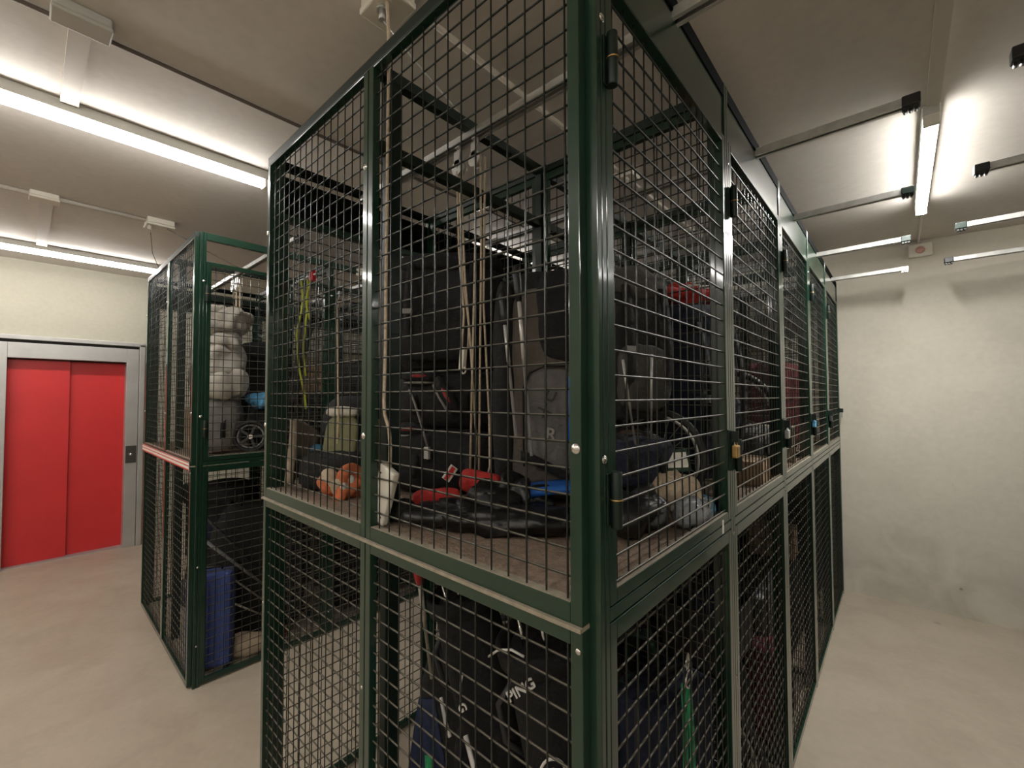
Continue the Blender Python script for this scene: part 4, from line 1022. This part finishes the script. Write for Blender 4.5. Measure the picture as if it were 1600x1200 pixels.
# lower tier
t = suitcase('tall blue ribbed suitcase with grey tag at floor level in the left cage', (SX - .17, .155, 0), .25, .15, .62, 'f_peri', 62, tilt=0)
link('luggage_tag', MB().box(-.085, -.045, -.084, -.077, .14, .34), 'f_lgrey', t, bevel=.012)
t = tag(link('cushion', MB().blob((0, 0, .07), (.26, .15, .14), (2.4, 2.2), None, .008, 4, 3, 40, 20, True, .008), 'f_beige', None, (SX - .16, .36, .0), R(60)), 'beige oval cushion on the floor behind the lower panel of the cage at left', 'cushion')
t = tag(link('red_cloth', MB().blob((0, 0, .08), (.14, .12, .19), (2.4, 2.2), None, .014, 5, 3, 40, 20, True, .02), 'f_red', None, (SX - .14, .535, .0), R(60)), 'red cloth bundle on the floor beside the beige cushion', 'cloth')
for k, (p0, p1, mm) in enumerate([((-2.95, .62, .30), (-3.0, .10, 1.0), 'p_dgrey'), ((-2.93, .66, .22), (-2.98, .12, .82), 'p_grey'), ((-2.96, .60, .18), (-3.0, .25, .56), 'galv'), ((-2.9, .56, .16), (-2.95, .22, .42), 'galv')]):
    pole(['dark rod slanting highest in the lower tier of the cage at left', 'grey rod slanting second from the top in the cage at left', 'bright thin rod slanting in the lower tier of the cage at left',
          'short bright rod slanting lowest in the cage at left'][k], p0, p1, mm, 'slanting_rod', 'rod', 0, .010 if k < 2 else .006)
bag_duffel('big black equipment bag in the lower tier behind the slanting rods', (SX - .36, .50, 0), .62, .22, 1.0, 'f_black', rz=62, seed=251)
bag_back('black rucksack at floor level in the middle of the cage at left', (SX - .95, .45, 0), .50, .30, 1.05, 'f_black', 'f_char', 40, 253)
tag(link('steel_cable', MB().tube([(-3.88, .04, 3.085), (-3.62, .25, 2.90), (-3.40, .427, 2.752)], .004, 6), 'conduitD'), 'thin dark cable slanting from the pale ceiling box to the left cage', 'cable')
tag(link('thin_wire', MB().tube([(-3.99, -.045, 3.06), (-3.995, -.03, 2.9), (-4.0, .015, 2.783)], .0025, 6), 'conduitD'), 'thin wire hanging from the pale ceiling box to the top of the left cage', 'wire')
pole('dark umbrella leaning behind the lower end panel of the far cage', (SX - 1.0, .22, .0), (SX - .80, .16, 1.10), 'f_black', 'umbrella', 'umbrella', .14, .028, 'f_black')
bag_back('black and blue rucksack at floor level behind the lower end panel of the far cage', (SX - .62, .28, 0), .28, .22, .80, 'f_black', 'f_navy', 0, 197)
cloth_heap('crumpled grey cloth on the floor by the rear post of the far cage', (SX - 1.35, .35, 0), .3, .3, .25, 'f_grey', 0, 199, name='grey_cloth')
# farther lockers of the cage at left
for i in range(1, 5):
    yc = .425 + .85 * i; nb = NB[i]
    A = [('p_dgrey', 'dark grey'), ('f_maroon', 'maroon'), ('f_navy', 'navy'), ('f_dgreen', 'dark green')][i - 1]
    B = [('f_black', 'black'), ('f_char', 'charcoal'), ('f_grey', 'grey'), ('f_brown', 'brown')][i - 1]
    suitcase('%s suitcase on the shelf of the %s locker of the cage at left' % (A[1], nb), (SX - .30, yc, SH), .52, .28, .62 + .05 * (i % 2), A[0], 84)
    bag_duffel('%s kit bag in the middle of the %s locker of the cage at left' % (B[1], nb), (SX - .85, yc, SH), .52, .46, .42, B[0], rz=5 * i, seed=200 + i)
    carton('brown carton on the %s kit bag in the %s locker of the cage at left' % (B[1], nb), (SX - .85, yc, SH + .44), .38, .34, .24, 'card', 7 * i)
    carton('large carton at the left of the %s locker of the cage at left' % nb, (SX - 1.33, yc, SH), .36, .50, .50, 'card2' if i % 2 else 'card', 0)
    bag_duffel('%s holdall at floor level in the %s locker of the cage at left' % (B[1], nb), (SX - .32, yc, 0), .60, .40, .66, B[0], rz=86, seed=210 + i)
    suitcase('%s suitcase at floor level in the %s locker of the cage at left' % (A[1], nb), (SX - .95, yc, 0), .56, .34, .85, A[0], 6)

# ------------------------------------------------------------------ padlocks on the doors
def padlock(label, y, z, mb_, open_=0):
    t = thing('padlock', label, 'padlock', (.014, y, z))
    link('body', MB().box(-.009, .009, -.019, .019, -.052, -.012), mb_, t, bevel=.004)
    link('shackle', MB().tube([(0, -.013, -.013), (0, -.013, .008), (0, -.009, .018), (0, 0, .022), (0, .009, .018), (0, .013, .008), (0, .013, -.013)], .0032, 8), 'chrome', t)
    return t
padlock('brass padlock hanging on the first door of the front cage', .842, 1.606, 'brass')
padlock('silver padlock hanging on the second door of the front cage', 1.692, 1.606, 'galv')
padlock('light blue padlock hanging on the third door of the front cage', 2.542, 1.612, 'f_sky')
padlock('dark padlock hanging on the fourth door of the front cage', 3.392, 1.612, 'p_dgrey')
padlock('small silver padlock on the fifth door, at the far end of the front cage', 4.215, 1.612, 'galv')
